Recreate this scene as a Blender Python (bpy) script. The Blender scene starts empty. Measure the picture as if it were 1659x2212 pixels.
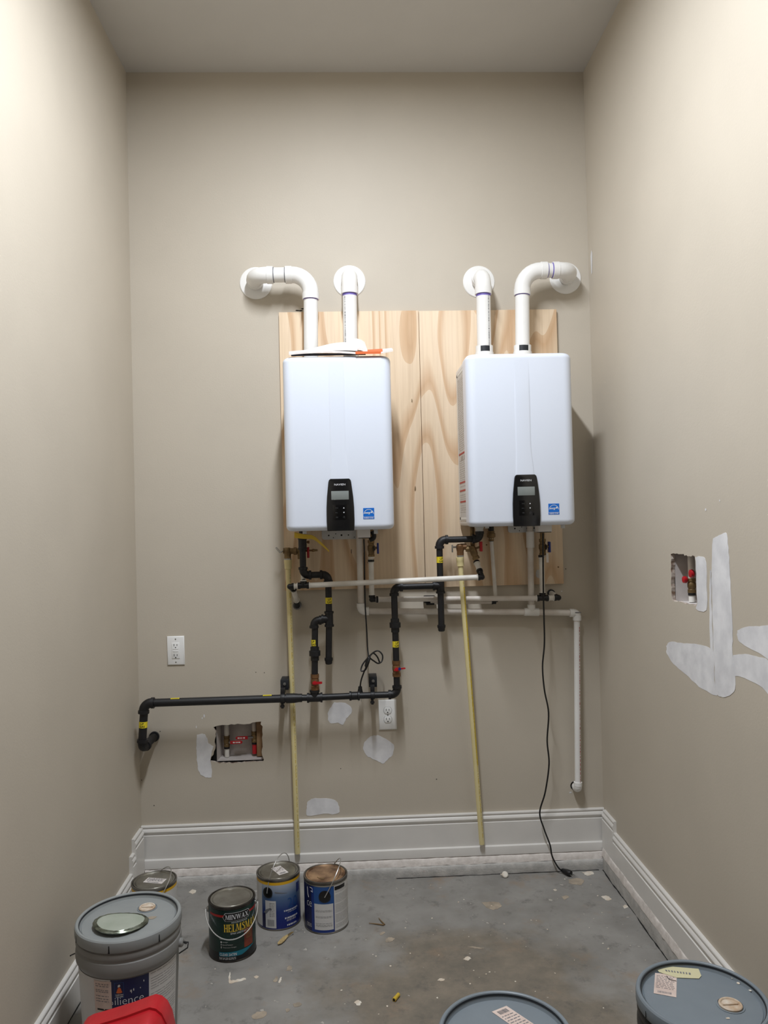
import bpy, bmesh, math, random
from mathutils import Vector, Matrix
from math import sin, cos, pi, radians, sqrt
random.seed(7)
SC = bpy.context.scene
COL = SC.collection

# ------------------------------------------------------------------ camera
CAM = Vector((0, -3.36, 1.535)); FPX = 1660.0
RX = Vector((0.99889297, -0.04023038, -0.02437926)).normalized()
UY = Vector((0.02388386, -0.01274912, 0.99963344)).normalized()
FW = RX.cross(UY) * -1
cd = bpy.data.cameras.new('camera'); co = bpy.data.objects.new('camera', cd); COL.objects.link(co)
cd.sensor_fit = 'HORIZONTAL'; cd.sensor_width = 36; cd.lens = 36 * FPX / 1659; cd.clip_start = .02
m = Matrix((RX, UY, -FW)).transposed().to_4x4(); m.translation = CAM
co.matrix_world = m
SC.camera = co
# ------------------------------------------------------------------ world, exposure, lamp power
w = bpy.data.worlds.new('world'); SC.world = w; w.use_nodes = True
w.node_tree.nodes['Background'].inputs[0].default_value = (.02, .02, .02, 1)
SC.view_settings.view_transform = 'Standard'; SC.view_settings.look = 'None'
SC.view_settings.gamma = 1; SC.view_settings.use_curve_mapping = False
SC.view_settings.exposure = 0.0
LAMP_X, LAMP_Y0, LAMP_Y1, LAMP_W = .0, -1.1, -2.0, .085; LAMP_STRENGTH = 290; LAMP_COLOR = (.92, .965, 1.03)

# ------------------------------------------------------------------ helpers
def ray(px, py): return FW + RX * ((px - 829.5) / FPX) - UY * ((py - 1106) / FPX)
def at(px, py, y):                       # the point on the plane y (distance from the back wall) seen at a pixel
    d = ray(px, py); return CAM + d * ((y - CAM.y) / d.y)
def atz(px, py, z):
    d = ray(px, py); return CAM + d * ((z - CAM.z) / d.z)
def atx(px, py, x):
    d = ray(px, py); return CAM + d * ((x - CAM.x) / d.x)
def V(*a): return Vector(a)

class MB:
    def __init__(s): s.v = []; s.f = []
    def add(s, vs, fs):
        n = len(s.v); s.v += [tuple(v) for v in vs]; s.f += [tuple(i + n for i in f) for f in fs]; return s
    def box(s, lo, hi):
        x0, y0, z0 = lo; x1, y1, z1 = hi
        return s.add([(x0,y0,z0),(x1,y0,z0),(x1,y1,z0),(x0,y1,z0),(x0,y0,z1),(x1,y0,z1),(x1,y1,z1),(x0,y1,z1)],
                     [(0,3,2,1),(4,5,6,7),(0,1,5,4),(1,2,6,5),(2,3,7,6),(3,0,4,7)])
    def rings(s, rings, cap0=True, cap1=True, closed=True):
        n = len(rings[0]); vs = [p for r in rings for p in r]; fs = []
        for k in range(len(rings) - 1):
            for i in range(n if closed else n - 1):
                j = (i + 1) % n
                fs.append((k*n+i, k*n+j, (k+1)*n+j, (k+1)*n+i))
        if cap0: fs.append(tuple(reversed(range(n))))
        if cap1: fs.append(tuple(range((len(rings)-1)*n, len(rings)*n)))
        return s.add(vs, fs)
    def lathe(s, prof, org=(0,0,0), axis=(0,0,1), seg=32, cap0=False, cap1=False, a0=0, a1=2*pi):
        ax = Vector(axis).normalized(); up = V(0,0,1) if abs(ax.z) < .9 else V(1,0,0)
        e1 = up.cross(ax).normalized(); e2 = ax.cross(e1); o = Vector(org); full = abs(a1-a0-2*pi) < 1e-6
        n = seg if full else seg + 1
        R = []
        for r, z in prof:
            R.append([o + ax*z + (e1*cos(a0+(a1-a0)*i/seg) + e2*sin(a0+(a1-a0)*i/seg))*r for i in range(n)])
        return s.rings(R, cap0, cap1, full)
    def cyl(s, p0, p1, r, r1=None, seg=20):
        p0 = Vector(p0); p1 = Vector(p1); L = (p1-p0).length
        return s.lathe([(r,0),(r1 if r1 else r,L)], p0, p1-p0, seg, True, True)
    def tube(s, pts, r, seg=14, caps=True):
        pts = [Vector(p) for p in pts]; R = []; prev = None
        for i, p in enumerate(pts):
            t = (pts[min(i+1,len(pts)-1)] - pts[max(i-1,0)]).normalized()
            if prev is None:
                a = V(0,0,1) if abs(t.z) < .9 else V(1,0,0); e = a.cross(t).normalized()
            else: e = (prev - t*prev.dot(t)).normalized()
            prev = e; b = t.cross(e); rr = r[i] if isinstance(r,(list,tuple)) else r
            R.append([p + (e*cos(2*pi*k/seg) + b*sin(2*pi*k/seg))*rr for k in range(seg)])
        return s.rings(R, caps, caps)
    def prism(s, poly, d0, d1, fn):      # poly 2D, fn(u, v, depth) -> 3D
        n = len(poly)
        return s.add([fn(u,v,d0) for u,v in poly] + [fn(u,v,d1) for u,v in poly],
                     [tuple(reversed(range(n))), tuple(range(n,2*n))] + [(i,(i+1)%n,n+(i+1)%n,n+i) for i in range(n)])
    def sphere(s, c, r, seg=12, sc=(1,1,1)):
        P = [(sin(pi*k/seg)*r, -cos(pi*k/seg)*r) for k in range(1,seg)]
        n0 = len(s.v); s.lathe(P, (0,0,0), (0,0,1), seg*2, True, True)
        for i in range(n0, len(s.v)):
            x,y,z = s.v[i]; s.v[i] = (c[0]+x*sc[0], c[1]+y*sc[1], c[2]+z*sc[2])
        return s
    def build(s, name, mat, parent=None, smooth=True, bevel=0, angle=35, bseg=2):
        me = bpy.data.meshes.new(name); me.from_pydata(s.v, [], s.f)
        bm = bmesh.new(); bm.from_mesh(me)
        bmesh.ops.recalc_face_normals(bm, faces=bm.faces)
        if bevel:
            es = [e for e in bm.edges if len(e.link_faces) == 2 and e.calc_face_angle(0) > radians(40)]
            bmesh.ops.bevel(bm, geom=es, offset=bevel, segments=bseg, affect='EDGES', profile=.5, clamp_overlap=True)
        if smooth:
            for f in bm.faces: f.smooth = True
            for e in bm.edges:
                if len(e.link_faces) == 2 and e.calc_face_angle(0) > radians(angle): e.smooth = False
        bm.to_mesh(me); bm.free()
        me.materials.append(mat)
        o = bpy.data.objects.new(name, me); COL.objects.link(o)
        if name in ('small_print','pipe_print','label_print','bullet_mark','paint_drips'): o['kind'] = 'stuff'
        if parent:
            o.parent = parent
            o.matrix_parent_inverse = Matrix.Translation(-WPOS.get(parent.name, V(0,0,0)))
        return o
WPOS = {}
def tag(o, label=None, cat=None, group=None, kind=None):
    if label: o['label'] = label
    if cat: o['category'] = cat
    if group: o['group'] = group
    if kind: o['kind'] = kind
    return o
def thing(name, label, cat, loc, group=None):
    o = bpy.data.objects.new(name, None); COL.objects.link(o); o.empty_display_size = .05
    o.location = loc; WPOS[o.name] = Vector(loc)
    return tag(o, label, cat, group)
def rpoly(cx, cy, n, r, jag=.25, sx=1, sy=1):
    return [(cx + cos(2*pi*i/n)*r*sx*(1+random.uniform(-jag,jag)), cy + sin(2*pi*i/n)*r*sy*(1+random.uniform(-jag,jag))) for i in range(n)]
def smoothpts(P, n=8):                   # Catmull-Rom through points
    P = [Vector(p) for p in P]; P = [P[0]*2-P[1]] + P + [P[-1]*2-P[-2]]; out = []
    for i in range(1, len(P)-2):
        a,b,c,d = P[i-1:i+3]
        for k in range(n):
            t = k/n; out.append(.5*((2*b)+(c-a)*t+(2*a-5*b+4*c-d)*t*t+(3*b-3*c+d-a)*t**3))
    out.append(P[-2]); return out

# text as flat mesh: returns (verts2d, faces) scaled into a box centred on 0,0
_tcache = {}
def text2d(s, w, h=None, shear=0, bold=0):
    key = (s, shear, bold)
    if key not in _tcache:
        cu = bpy.data.curves.new('t', 'FONT'); cu.body = s; cu.size = 1; cu.shear = shear; cu.offset = bold
        cu.resolution_u = 3; cu.align_x = 'LEFT'
        ob = bpy.data.objects.new('t', cu); COL.objects.link(ob)
        dg = bpy.context.evaluated_depsgraph_get(); me = ob.evaluated_get(dg).to_mesh()
        bm = bmesh.new(); bm.from_mesh(me); bmesh.ops.triangulate(bm, faces=bm.faces)
        vs = [(v.co.x, v.co.y) for v in bm.verts]; fs = [[v.index for v in f.verts] for f in bm.faces]
        bm.free(); bpy.data.objects.remove(ob); bpy.data.curves.remove(cu)
        _tcache[key] = (vs, fs)
    vs, fs = _tcache[key]
    xs = [v[0] for v in vs]; ys = [v[1] for v in vs]
    sx = w/(max(xs)-min(xs)); sy = h/(max(ys)-min(ys)) if h else sx
    mx = (max(xs)+min(xs))/2; my = (max(ys)+min(ys))/2
    return [((x-mx)*sx, (y-my)*sy) for x,y in vs], fs
def text(mb, s, w, h, fn, dx=0, dy=0, shear=0, bold=0, n_sub=0):
    vs, fs = text2d(s, w, h, shear, bold)
    mb.add([fn(x+dx, y+dy) for x,y in vs], fs)
def slab(mb, word, w, h, fn, dx, dy):    # heavy slab-serif capitals built from strokes
    r = lambda a,b,c,d: [(a,b),(c,b),(c,d),(a,d)]
    st = lambda x0,x1: [r(x0,0,x1,1), r(x0-.06,0,x1+.06,.07), r(x0-.06,.93,x1+.06,1)]
    A = {'H': (.94, st(.08,.30)+st(.62,.84)+[r(.3,.46,.62,.55)]),
         'E': (.86, st(.08,.30)+[r(.3,.92,.76,1), r(.3,.46,.60,.54), r(.3,0,.78,.08), r(.70,.74,.76,.92), r(.71,.08,.78,.28), r(.55,.38,.60,.62)]),
         'L': (.82, st(.08,.30)+[r(.3,0,.74,.08), r(.66,.08,.74,.32)]),
         'I': (.40, st(.09,.31)),
         'M': (1.18, [r(.10,.0,.18,1), r(.02,0,.26,.07), r(.02,.93,.2,1), r(.84,0,1.06,1), r(.78,0,1.12,.07), r(.9,.93,1.12,1), [(.10,1),(.32,1),(.62,.05),(.50,.05)], [(.84,1),(.92,1),(.62,.05),(.54,.05)]]),
         'N': (1.02, [r(.10,0,.18,1), r(.02,0,.26,.07), r(.02,.93,.2,1), r(.82,0,.90,1), r(.74,.93,.98,1), [(.08,1),(.32,1),(.90,0),(.68,0)]]),
         'A': (1.00, [[(.10,0),(.18,0),(.54,1),(.44,1)], [(.60,0),(.86,0),(.58,1),(.40,1)], r(.26,.28,.66,.36), r(.02,0,.28,.07), r(.54,0,.94,.07)]),
         'W': (1.34, [[(.06,1),(.28,1),(.48,0),(.38,0)], [(.66,1),(.58,1),(.40,0),(.48,0)], [(.56,1),(.78,1),(.98,0),(.88,0)], [(1.22,1),(1.14,1),(.90,0),(.98,0)], r(.0,.93,.34,1), r(1.06,.93,1.30,1)]),
         'X': (1.00, [[(.08,1),(.32,1),(.88,0),(.64,0)], [(.80,1),(.88,1),(.20,0),(.10,0)], r(.02,.93,.36,1), r(.70,.93,.94,1), r(.04,0,.30,.07), r(.60,0,.94,.07)])}
    S = [(.66,.80),(.64,.93),(.52,1.0),(.34,1.0),(.17,.92),(.12,.77),(.18,.62),(.36,.52),(.50,.44),(.55,.30),(.50,.14),(.36,.07),(.20,.10),(.12,.26)]
    T = [(.60,.76),(.57,.86),(.48,.93),(.38,.93),(.32,.88),(.32,.78),(.38,.70),(.54,.60),(.70,.48),(.76,.30),(.70,.10),(.50,0),(.28,0),(.06,.06)]
    A['S'] = (.84, [[S[i],S[i+1],T[i+1],T[i]] for i in range(len(S)-1)]+[r(.60,.72,.67,1), r(.06,0,.12,.30)])
    tot = sum(A[c][0] for c in word); x = 0; n = 0
    for c in word:
        for q in A[c][1]:
            e = n*.000012; n += 1; base_ = [fn((x+u)/tot*w-w/2+dx, (v-.5)*h+dy) for u,v in q]
            mb.add(base_ if LIFT is None else [LIFT(p,e) for p in base_], [(0,1,2,3)])
        x += A[c][0]
LIFT = None
def rect2(mb, x0, y0, x1, y1, fn, n=1):  # flat (or wrapped, n columns) rectangle
    vs = []; 
    for i in range(n+1):
        x = x0+(x1-x0)*i/n; vs += [fn(x,y0), fn(x,y1)]
    mb.add(vs, [(2*i,2*i+2,2*i+3,2*i+1) for i in range(n)])
def poly2(mb, P, fn): mb.add([fn(x,y) for x,y in P], [tuple(range(len(P)))])

# ------------------------------------------------------------------ materials
def lin(c):
    return tuple((x/255/12.92 if x/255 <= .04045 else ((x/255+.055)/1.055)**2.4) for x in c) + (1,)
def mat(name, rgb, rough=.5, metal=0, var=0, vscale=20, rgb2=None, bump=0, bscale=200, spec=.5, coat=0, trans=0):
    M = bpy.data.materials.new(name); M.use_nodes = True; nt = M.node_tree; N = nt.nodes; L = nt.links
    b = N['Principled BSDF']; b.inputs['Roughness'].default_value = rough; b.inputs['Metallic'].default_value = metal
    b.inputs['Base Color'].default_value = lin(rgb); b.inputs['Specular IOR Level'].default_value = spec
    b.inputs['Coat Weight'].default_value = coat
    if trans: b.inputs['Transmission Weight'].default_value = trans
    tc = N.new('ShaderNodeTexCoord')
    if var or rgb2:
        nz = N.new('ShaderNodeTexNoise'); nz.inputs['Scale'].default_value = vscale; nz.inputs['Detail'].default_value = 5
        L.new(tc.outputs['Object'], nz.inputs['Vector'])
        cr = N.new('ShaderNodeValToRGB'); cr.color_ramp.elements[0].position = .35; cr.color_ramp.elements[1].position = .65
        a = lin(rgb); c2 = lin(rgb2) if rgb2 else tuple(min(1,x*(1-var)) for x in a[:3])+(1,)
        cr.color_ramp.elements[0].color = a; cr.color_ramp.elements[1].color = c2
        L.new(nz.outputs['Fac'], cr.inputs['Fac']); L.new(cr.outputs['Color'], b.inputs['Base Color'])
    if bump:
        nb = N.new('ShaderNodeTexNoise'); nb.inputs['Scale'].default_value = bscale; nb.inputs['Detail'].default_value = 3
        L.new(tc.outputs['Object'], nb.inputs['Vector'])
        bp = N.new('ShaderNodeBump'); bp.inputs['Strength'].default_value = bump; bp.inputs['Distance'].default_value = .002
        L.new(nb.outputs['Fac'], bp.inputs['Height']); L.new(bp.outputs['Normal'], b.inputs['Normal'])
    return M
M = {}
M['wall'] = mat('beige_wall_paint', (195,186,171), .55, var=.04, vscale=3, bump=.12, bscale=160, spec=.35)
M['ceil'] = mat('ceiling_paint', (200,197,192), .8, var=.03, vscale=4, bump=.15, bscale=120, spec=.2)
M['trim'] = mat('white_trim_paint', (222,219,214), .35, var=.05, vscale=9)
M['caulk'] = mat('rough_primer_strip', (224,217,211), .7, rgb2=(206,198,191), vscale=40, bump=.6, bscale=120)
M['curb'] = mat('grey_painted_concrete', (190,187,182), .65, rgb2=(166,164,160), vscale=22, bump=.8, bscale=110)
M['spackle'] = mat('white_spackle', (232,232,234), .6, rgb2=(214,214,217), vscale=18, bump=.2, bscale=60)
M['white_enamel'] = mat('white_enamel', (220,227,240), .28, spec=.5)
M['white_side'] = mat('white_sheet_metal', (226,224,222), .4)
M['black_gloss'] = mat('black_gloss_panel', (22,22,23), .18, spec=.5)
M['black_glossier'] = mat('black_keypad', (12,12,13), .12)
M['lcd'] = mat('grey_lcd', (128,134,132), .15)
M['silver_print'] = mat('silver_print', (215,217,220), .35)
M['grey_print'] = mat('dim_grey_print', (70,72,74), .4)
M['white_print'] = mat('white_print', (235,235,232), .5)
M['blue_sticker'] = mat('blue_sticker', (14,104,196), .4)
M['pvc'] = mat('white_pvc', (236,235,232), .35, var=.04, vscale=12)
M['pvc_old'] = mat('white_pvc_smudged', (228,223,216), .4, rgb2=(206,196,186), vscale=10)
M['purple'] = mat('purple_primer', (112,98,178), .5)
M['pex'] = mat('white_pex', (232,230,224), .35, rgb2=(214,209,200), vscale=14)
M['cpvc'] = mat('yellow_cpvc', (228,214,160), .4, var=.06, vscale=10)
M['cpvc_line'] = mat('yellow_stripe_print', (206,178,48), .5)
M['black_iron'] = mat('black_iron', (17,17,19), .5, metal=0, rgb2=(24,24,27), vscale=30, bump=.1, bscale=150)
M['black_fit'] = mat('black_plastic_fitting', (20,20,22), .4)
M['crimp'] = mat('crimp_ring', (16,16,17), .45)
M['steel'] = mat('zinc_steel', (170,170,168), .35, metal=.9, var=.15, vscale=30)
M['flankprint'] = mat('pale_brown_small_print', (168,158,150), .6)
M['galv'] = mat('galvanised_bracket', (206,208,208), .5, metal=0, var=.12, vscale=22)
M['brass'] = mat('brass', (138,114,76), .42, metal=.45, rgb2=(104,84,54), vscale=26)
M['copper'] = mat('bronze_valve', (132,96,62), .45, metal=.4, rgb2=(102,72,44), vscale=30)
M['red'] = mat('red_handle', (176,24,34), .4)
M['blue'] = mat('blue_handle', (24,44,120), .4)
M['redpl'] = mat('red_plastic', (186,28,38), .4, var=.12, vscale=14, spec=.4)
M['redpex'] = mat('red_pex', (190,36,44), .4)
M['cord'] = mat('black_cord_rubber', (14,14,15), .5)
M['yellow_tape'] = mat('yellow_label_tape', (226,206,44), .5)
M['black_print'] = mat('black_print', (18,18,18), .6)
M['red_print'] = mat('red_print', (178,64,60), .6)
M['strap'] = mat('yellow_plastic_strap', (214,180,54), .45)
M['outlet'] = mat('outlet_white', (238,238,236), .35)
M['slot'] = mat('outlet_slot', (12,12,12), .7)
M['tin'] = mat('tin_lid', (168,166,158), .3, metal=.75, rgb2=(132,128,118), vscale=12)
M['tin_dirty'] = mat('rusty_stained_lid', (176,142,108), .45, metal=.25, rgb2=(92,66,48), vscale=16)
M['tin_dark'] = mat('dark_tin_rim', (74,70,66), .35, metal=.7, rgb2=(52,48,44), vscale=30)
M['tin_mid'] = mat('tin_can_side', (128,124,118), .35, metal=.6, rgb2=(92,88,82), vscale=16)
M['wire'] = mat('bail_wire', (205,205,203), .3, metal=.85)
M['green_lab'] = mat('dark_green_label', (10,52,42), .35, rgb2=(6,34,30), vscale=8)
M['blk_lab'] = mat('black_label', (12,13,15), .35)
M['redstripe'] = mat('red_stripe', (166,28,24), .4)
M['gold'] = mat('gold_lettering', (226,190,62), .45)
M['teal'] = mat('teal_band', (16,112,132), .4)
M['door_pic'] = mat('rust_brown_picture', (146,62,34), .4, rgb2=(110,44,26), vscale=18)
M['door_pic2'] = mat('tan_picture', (150,96,54), .4, rgb2=(110,64,34), vscale=40)
M['yellowband'] = mat('yellow_band', (222,172,34), .45)
M['blue_lab'] = mat('blue_label', (24,50,122), .35)
M['navy'] = mat('navy_label', (18,24,76), .35, rgb2=(10,16,60), vscale=10)
M['midblue'] = mat('mid_blue_label', (32,78,142), .35)
M['paper'] = mat('paper_sticker', (226,220,216), .6, rgb2=(210,202,198), vscale=40)
M['pinkpaper'] = mat('pinkish_paper_sticker', (214,196,186), .6, rgb2=(198,178,168), vscale=30)
M['labgrey'] = mat('pale_grey_label', (205,204,202), .5)
M['greyprint'] = mat('grey_small_print', (120,120,124), .6)
M['cap'] = mat('black_plastic_cap', (18,18,20), .35)
M['bucket'] = mat('grey_bucket_plastic', (134,134,132), .45, var=.06, vscale=14, spec=.4)
M['bucket_lid'] = mat('blue_grey_lid_plastic', (122,131,138), .42, var=.05, vscale=18, spec=.4)
M['bucket_lid_grey'] = mat('grey_lid_plastic', (146,150,150), .42, var=.06, vscale=18, spec=.4)
M['bucket_black'] = mat('black_bucket_plastic', (22,23,25), .4)
M['gasket'] = mat('dark_groove', (28,32,38), .5)
M['spout'] = mat('dirty_white_spout', (214,204,190), .5, rgb2=(186,160,132), vscale=40)
M['alu'] = mat('aluminium_lid', (190,198,186), .4, metal=.35, rgb2=(176,186,172), vscale=14)
M['alurim'] = mat('crinkled_aluminium', (150,156,142), .3, metal=.8, rgb2=(84,90,78), vscale=40)
M['mask'] = mat('masking_tape', (206,200,162), .6)
M['shaving'] = mat('tan_wood_shaving', (190,168,118), .6, rgb2=(160,136,92), vscale=60)
M['twig'] = mat('brown_splinter', (120,96,64), .7)
M['yellowbit'] = mat('yellow_plastic_bit', (206,174,58), .45)
M['chip'] = mat('paint_chip', (224,218,206), .6, rgb2=(204,188,168), vscale=30)
M['chip2'] = mat('tan_paint_spill', (172,158,140), .6, rgb2=(142,132,118), vscale=30)
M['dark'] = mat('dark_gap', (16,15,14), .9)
M['cavity'] = mat('cavity_board', (206,200,196), .7, rgb2=(186,178,174), vscale=14)
M['gyp'] = mat('torn_gypsum_edge', (206,196,186), .9, rgb2=(120,96,78), vscale=60)
M['stud'] = mat('wood_stud', (168,136,100), .7, rgb2=(140,108,76), vscale=12)
M['orange'] = mat('orange_card', (206,96,40), .5)
M['darkcard'] = mat('dark_card', (60,60,70), .5)
M['bag'] = mat('clear_plastic_bag', (228,222,222), .3, var=.08, vscale=18)
M['fixture'] = mat('white_fixture_trim', (235,235,235), .4)
M['lens'] = bpy.data.materials.new('lamp_lens'); M['lens'].use_nodes = True
_n = M['lens'].node_tree; _e = _n.nodes.new('ShaderNodeEmission'); _e.inputs[0].default_value = LAMP_COLOR + (1,)
_e.inputs[1].default_value = LAMP_STRENGTH; _n.links.new(_e.outputs[0], _n.nodes['Material Output'].inputs[0])

def blue_fade():                          # printed label: pale silver at the top to deep blue at the bottom
    m_ = mat('silver_to_blue_label', (20,50,140), .35); nt = m_.node_tree; N = nt.nodes; L = nt.links
    tc = N.new('ShaderNodeTexCoord'); sp = N.new('ShaderNodeSeparateXYZ'); L.new(tc.outputs['Object'], sp.inputs[0])
    mr = N.new('ShaderNodeMapRange'); mr.inputs[1].default_value = .02; mr.inputs[2].default_value = .17
    L.new(sp.outputs['Z'], mr.inputs[0]); cr = N.new('ShaderNodeValToRGB'); el = cr.color_ramp.elements
    el[0].position = 0; el[0].color = lin((14,30,110)); el[1].position = 1; el[1].color = lin((172,180,192))
    e = el.new(.35); e.color = lin((24,50,118)); e = el.new(.7); e.color = lin((84,110,146))
    L.new(mr.outputs[0], cr.inputs[0]); L.new(cr.outputs[0], N['Principled BSDF'].inputs['Base Color']); return m_
M['bluefade'] = blue_fade()

def plywood():
    m_ = mat('pine_plywood', (224,190,150), .6); nt = m_.node_tree; N = nt.nodes; L = nt.links; b = N['Principled BSDF']
    tc = N.new('ShaderNodeTexCoord'); mp = N.new('ShaderNodeMapping'); mp.inputs['Scale'].default_value = (2.6, 1, .42)
    oi = N.new('ShaderNodeObjectInfo'); L.new(tc.outputs['Object'], mp.inputs['Vector'])
    nz = N.new('ShaderNodeTexNoise'); nz.noise_dimensions = '4D'; nz.inputs['Scale'].default_value = 1.5; nz.inputs['Detail'].default_value = 1.5; nz.inputs['Roughness'].default_value = .4
    L.new(mp.outputs[0], nz.inputs['Vector']); L.new(oi.outputs['Random'], nz.inputs['W'])
    mu = N.new('ShaderNodeMath'); mu.operation = 'MULTIPLY'; mu.inputs[1].default_value = 11; L.new(nz.outputs['Fac'], mu.inputs[0])
    fr = N.new('ShaderNodeMath'); fr.operation = 'FRACT'; L.new(mu.outputs[0], fr.inputs[0])
    cr = N.new('ShaderNodeValToRGB'); el = cr.color_ramp.elements
    el[0].position = 0; el[0].color = lin((228,206,178)); el[1].position = 1; el[1].color = lin((214,184,150))
    e = el.new(.55); e.color = lin((225,202,172)); e = el.new(.86); e.color = lin((204,170,134))
    L.new(fr.outputs[0], cr.inputs[0])
    n2 = N.new('ShaderNodeTexNoise'); n2.inputs['Scale'].default_value = 30; n2.inputs['Detail'].default_value = 4
    mp2 = N.new('ShaderNodeMapping'); mp2.inputs['Scale'].default_value = (4, 1, .12); L.new(tc.outputs['Object'], mp2.inputs['Vector']); L.new(mp2.outputs[0], n2.inputs['Vector'])
    mx = N.new('ShaderNodeMix'); mx.data_type = 'RGBA'; mx.blend_type = 'MULTIPLY'; mx.inputs['Factor'].default_value = .34
    c2 = N.new('ShaderNodeValToRGB'); c2.color_ramp.elements[0].position = .3; c2.color_ramp.elements[0].color = (.72,.66,.6,1); c2.color_ramp.elements[1].position = .6; c2.color_ramp.elements[1].color = (1,1,1,1)
    L.new(n2.outputs['Fac'], c2.inputs[0]); L.new(cr.outputs[0], mx.inputs[6]); L.new(c2.outputs[0], mx.inputs[7]); L.new(mx.outputs[2], b.inputs['Base Color'])
    return m_
M['ply'] = plywood()

def floor_mat():
    m_ = mat('stained_concrete', (140,138,134), .6, bump=.35, bscale=45); nt = m_.node_tree; N = nt.nodes; L = nt.links; b = N['Principled BSDF']
    tc = N.new('ShaderNodeTexCoord')
    def noise(sc, det, rough=.6):
        n = N.new('ShaderNodeTexNoise'); n.inputs['Scale'].default_value = sc; n.inputs['Detail'].default_value = det; n.inputs['Roughness'].default_value = rough
        L.new(tc.outputs['Object'], n.inputs['Vector']); return n
    def ramp(src, p0, c0, p1, c1):
        r = N.new('ShaderNodeValToRGB'); r.color_ramp.elements[0].position = p0; r.color_ramp.elements[0].color = c0
        r.color_ramp.elements[1].position = p1; r.color_ramp.elements[1].color = c1; L.new(src, r.inputs[0]); return r
    def mixc(f, a, c, blend='MIX'):
        x = N.new('ShaderNodeMix'); x.data_type = 'RGBA'; x.blend_type = blend
        if hasattr(f, 'links'): L.new(f, x.inputs[0])
        else: x.inputs[0].default_value = f
        L.new(a, x.inputs[6]); L.new(c, x.inputs[7]); return x.outputs[2]
    base = ramp(noise(5, 6).outputs['Fac'], .35, lin((150,148,144)), .65, lin((128,126,122)))
    brown = ramp(noise(9, 6, .7).outputs['Fac'], .3, lin((136,126,112)), .7, lin((104,99,90)))
    # dirt trodden into the middle of the floor
    vm = N.new('ShaderNodeVectorMath'); vm.operation = 'DISTANCE'; vm.inputs[1].default_value = (.38, -.95, 0); L.new(tc.outputs['Object'], vm.inputs[0])
    ad = N.new('ShaderNodeMath'); ad.operation = 'MULTIPLY_ADD'; ad.inputs[1].default_value = .9; L.new(noise(3, 5).outputs['Fac'], ad.inputs[0]); L.new(vm.outputs['Value'], ad.inputs[2])
    mk = ramp(ad.outputs[0], .8, (1,1,1,1), 1.5, (.12,.12,.12,1))
    c = mixc(mk.outputs[0], base.outputs[0], brown.outputs[0])
    rust = ramp(noise(4.2, 7, .7).outputs['Fac'], .57, (0,0,0,1), .70, (.6,.6,.6,1)); rc = N.new('ShaderNodeRGB'); rc.outputs[0].default_value = lin((142,122,102))
    c = mixc(rust.outputs[0], c, rc.outputs[0])
    dk = ramp(noise(13, 8, .75).outputs['Fac'], .55, (0,0,0,1), .70, (.7,.7,.7,1)); dc = N.new('ShaderNodeRGB'); dc.outputs[0].default_value = lin((84,82,80))
    c = mixc(dk.outputs[0], c, dc.outputs[0])
    sp = ramp(noise(26, 4, .5).outputs['Fac'], .69, (0,0,0,1), .72, (.55,.55,.55,1)); sc_ = N.new('ShaderNodeRGB'); sc_.outputs[0].default_value = lin((206,200,190))
    c = mixc(sp.outputs[0], c, sc_.outputs[0])
    L.new(c, b.inputs['Base Color']); return m_
M['floor'] = floor_mat()

# ------------------------------------------------------------------ the setting
XL, XR, ZC, YF = -.94, 1.072, 3.513, -7.5
def struct(o): o['kind'] = 'structure'; return o
def holed_wall(name, rect, holes, fn, mt):     # a wall sheet with openings torn through its 13 mm board
    bm = bmesh.new(); es = []
    def loop(P):
        vs = [bm.verts.new(fn(u,v,0)) for u,v in P]
        return vs, [bm.edges.new((vs[i], vs[(i+1)%len(vs)])) for i in range(len(vs))]
    x0,z0,x1,z1 = rect
    es += loop([(x0,z0),(x1,z0),(x1,z1),(x0,z1)])[1]
    for h in holes: es += loop(h)[1]
    bmesh.ops.triangle_fill(bm, use_beauty=True, use_dissolve=False, edges=es)
    me = bpy.data.meshes.new(name); bm.to_mesh(me); bm.free(); me.materials.append(mt)
    o = bpy.data.objects.new(name, me); COL.objects.link(o)
    for h in holes:
        e = MB(); n = len(h)
        e.add([fn(u,v,0) for u,v in h] + [fn(u,v,.013) for u,v in h], [(i,(i+1)%n,n+(i+1)%n,n+i) for i in range(n)])
        tag(e.build('torn_board_edge', M['gyp'], o, smooth=False), 'torn edge of the cut wallboard')
    return struct(o)
def jagged(P, step=.012, amp=.0025):
    out = []
    for i in range(len(P)):
        a = Vector(P[i]); b = Vector(P[(i+1)%len(P)]); n = max(1, int((b-a).length/step))
        for k in range(n):
            p = a.lerp(b, k/n); out.append((p.x+random.uniform(-amp,amp), p.y+random.uniform(-amp,amp)))
    return out

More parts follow.
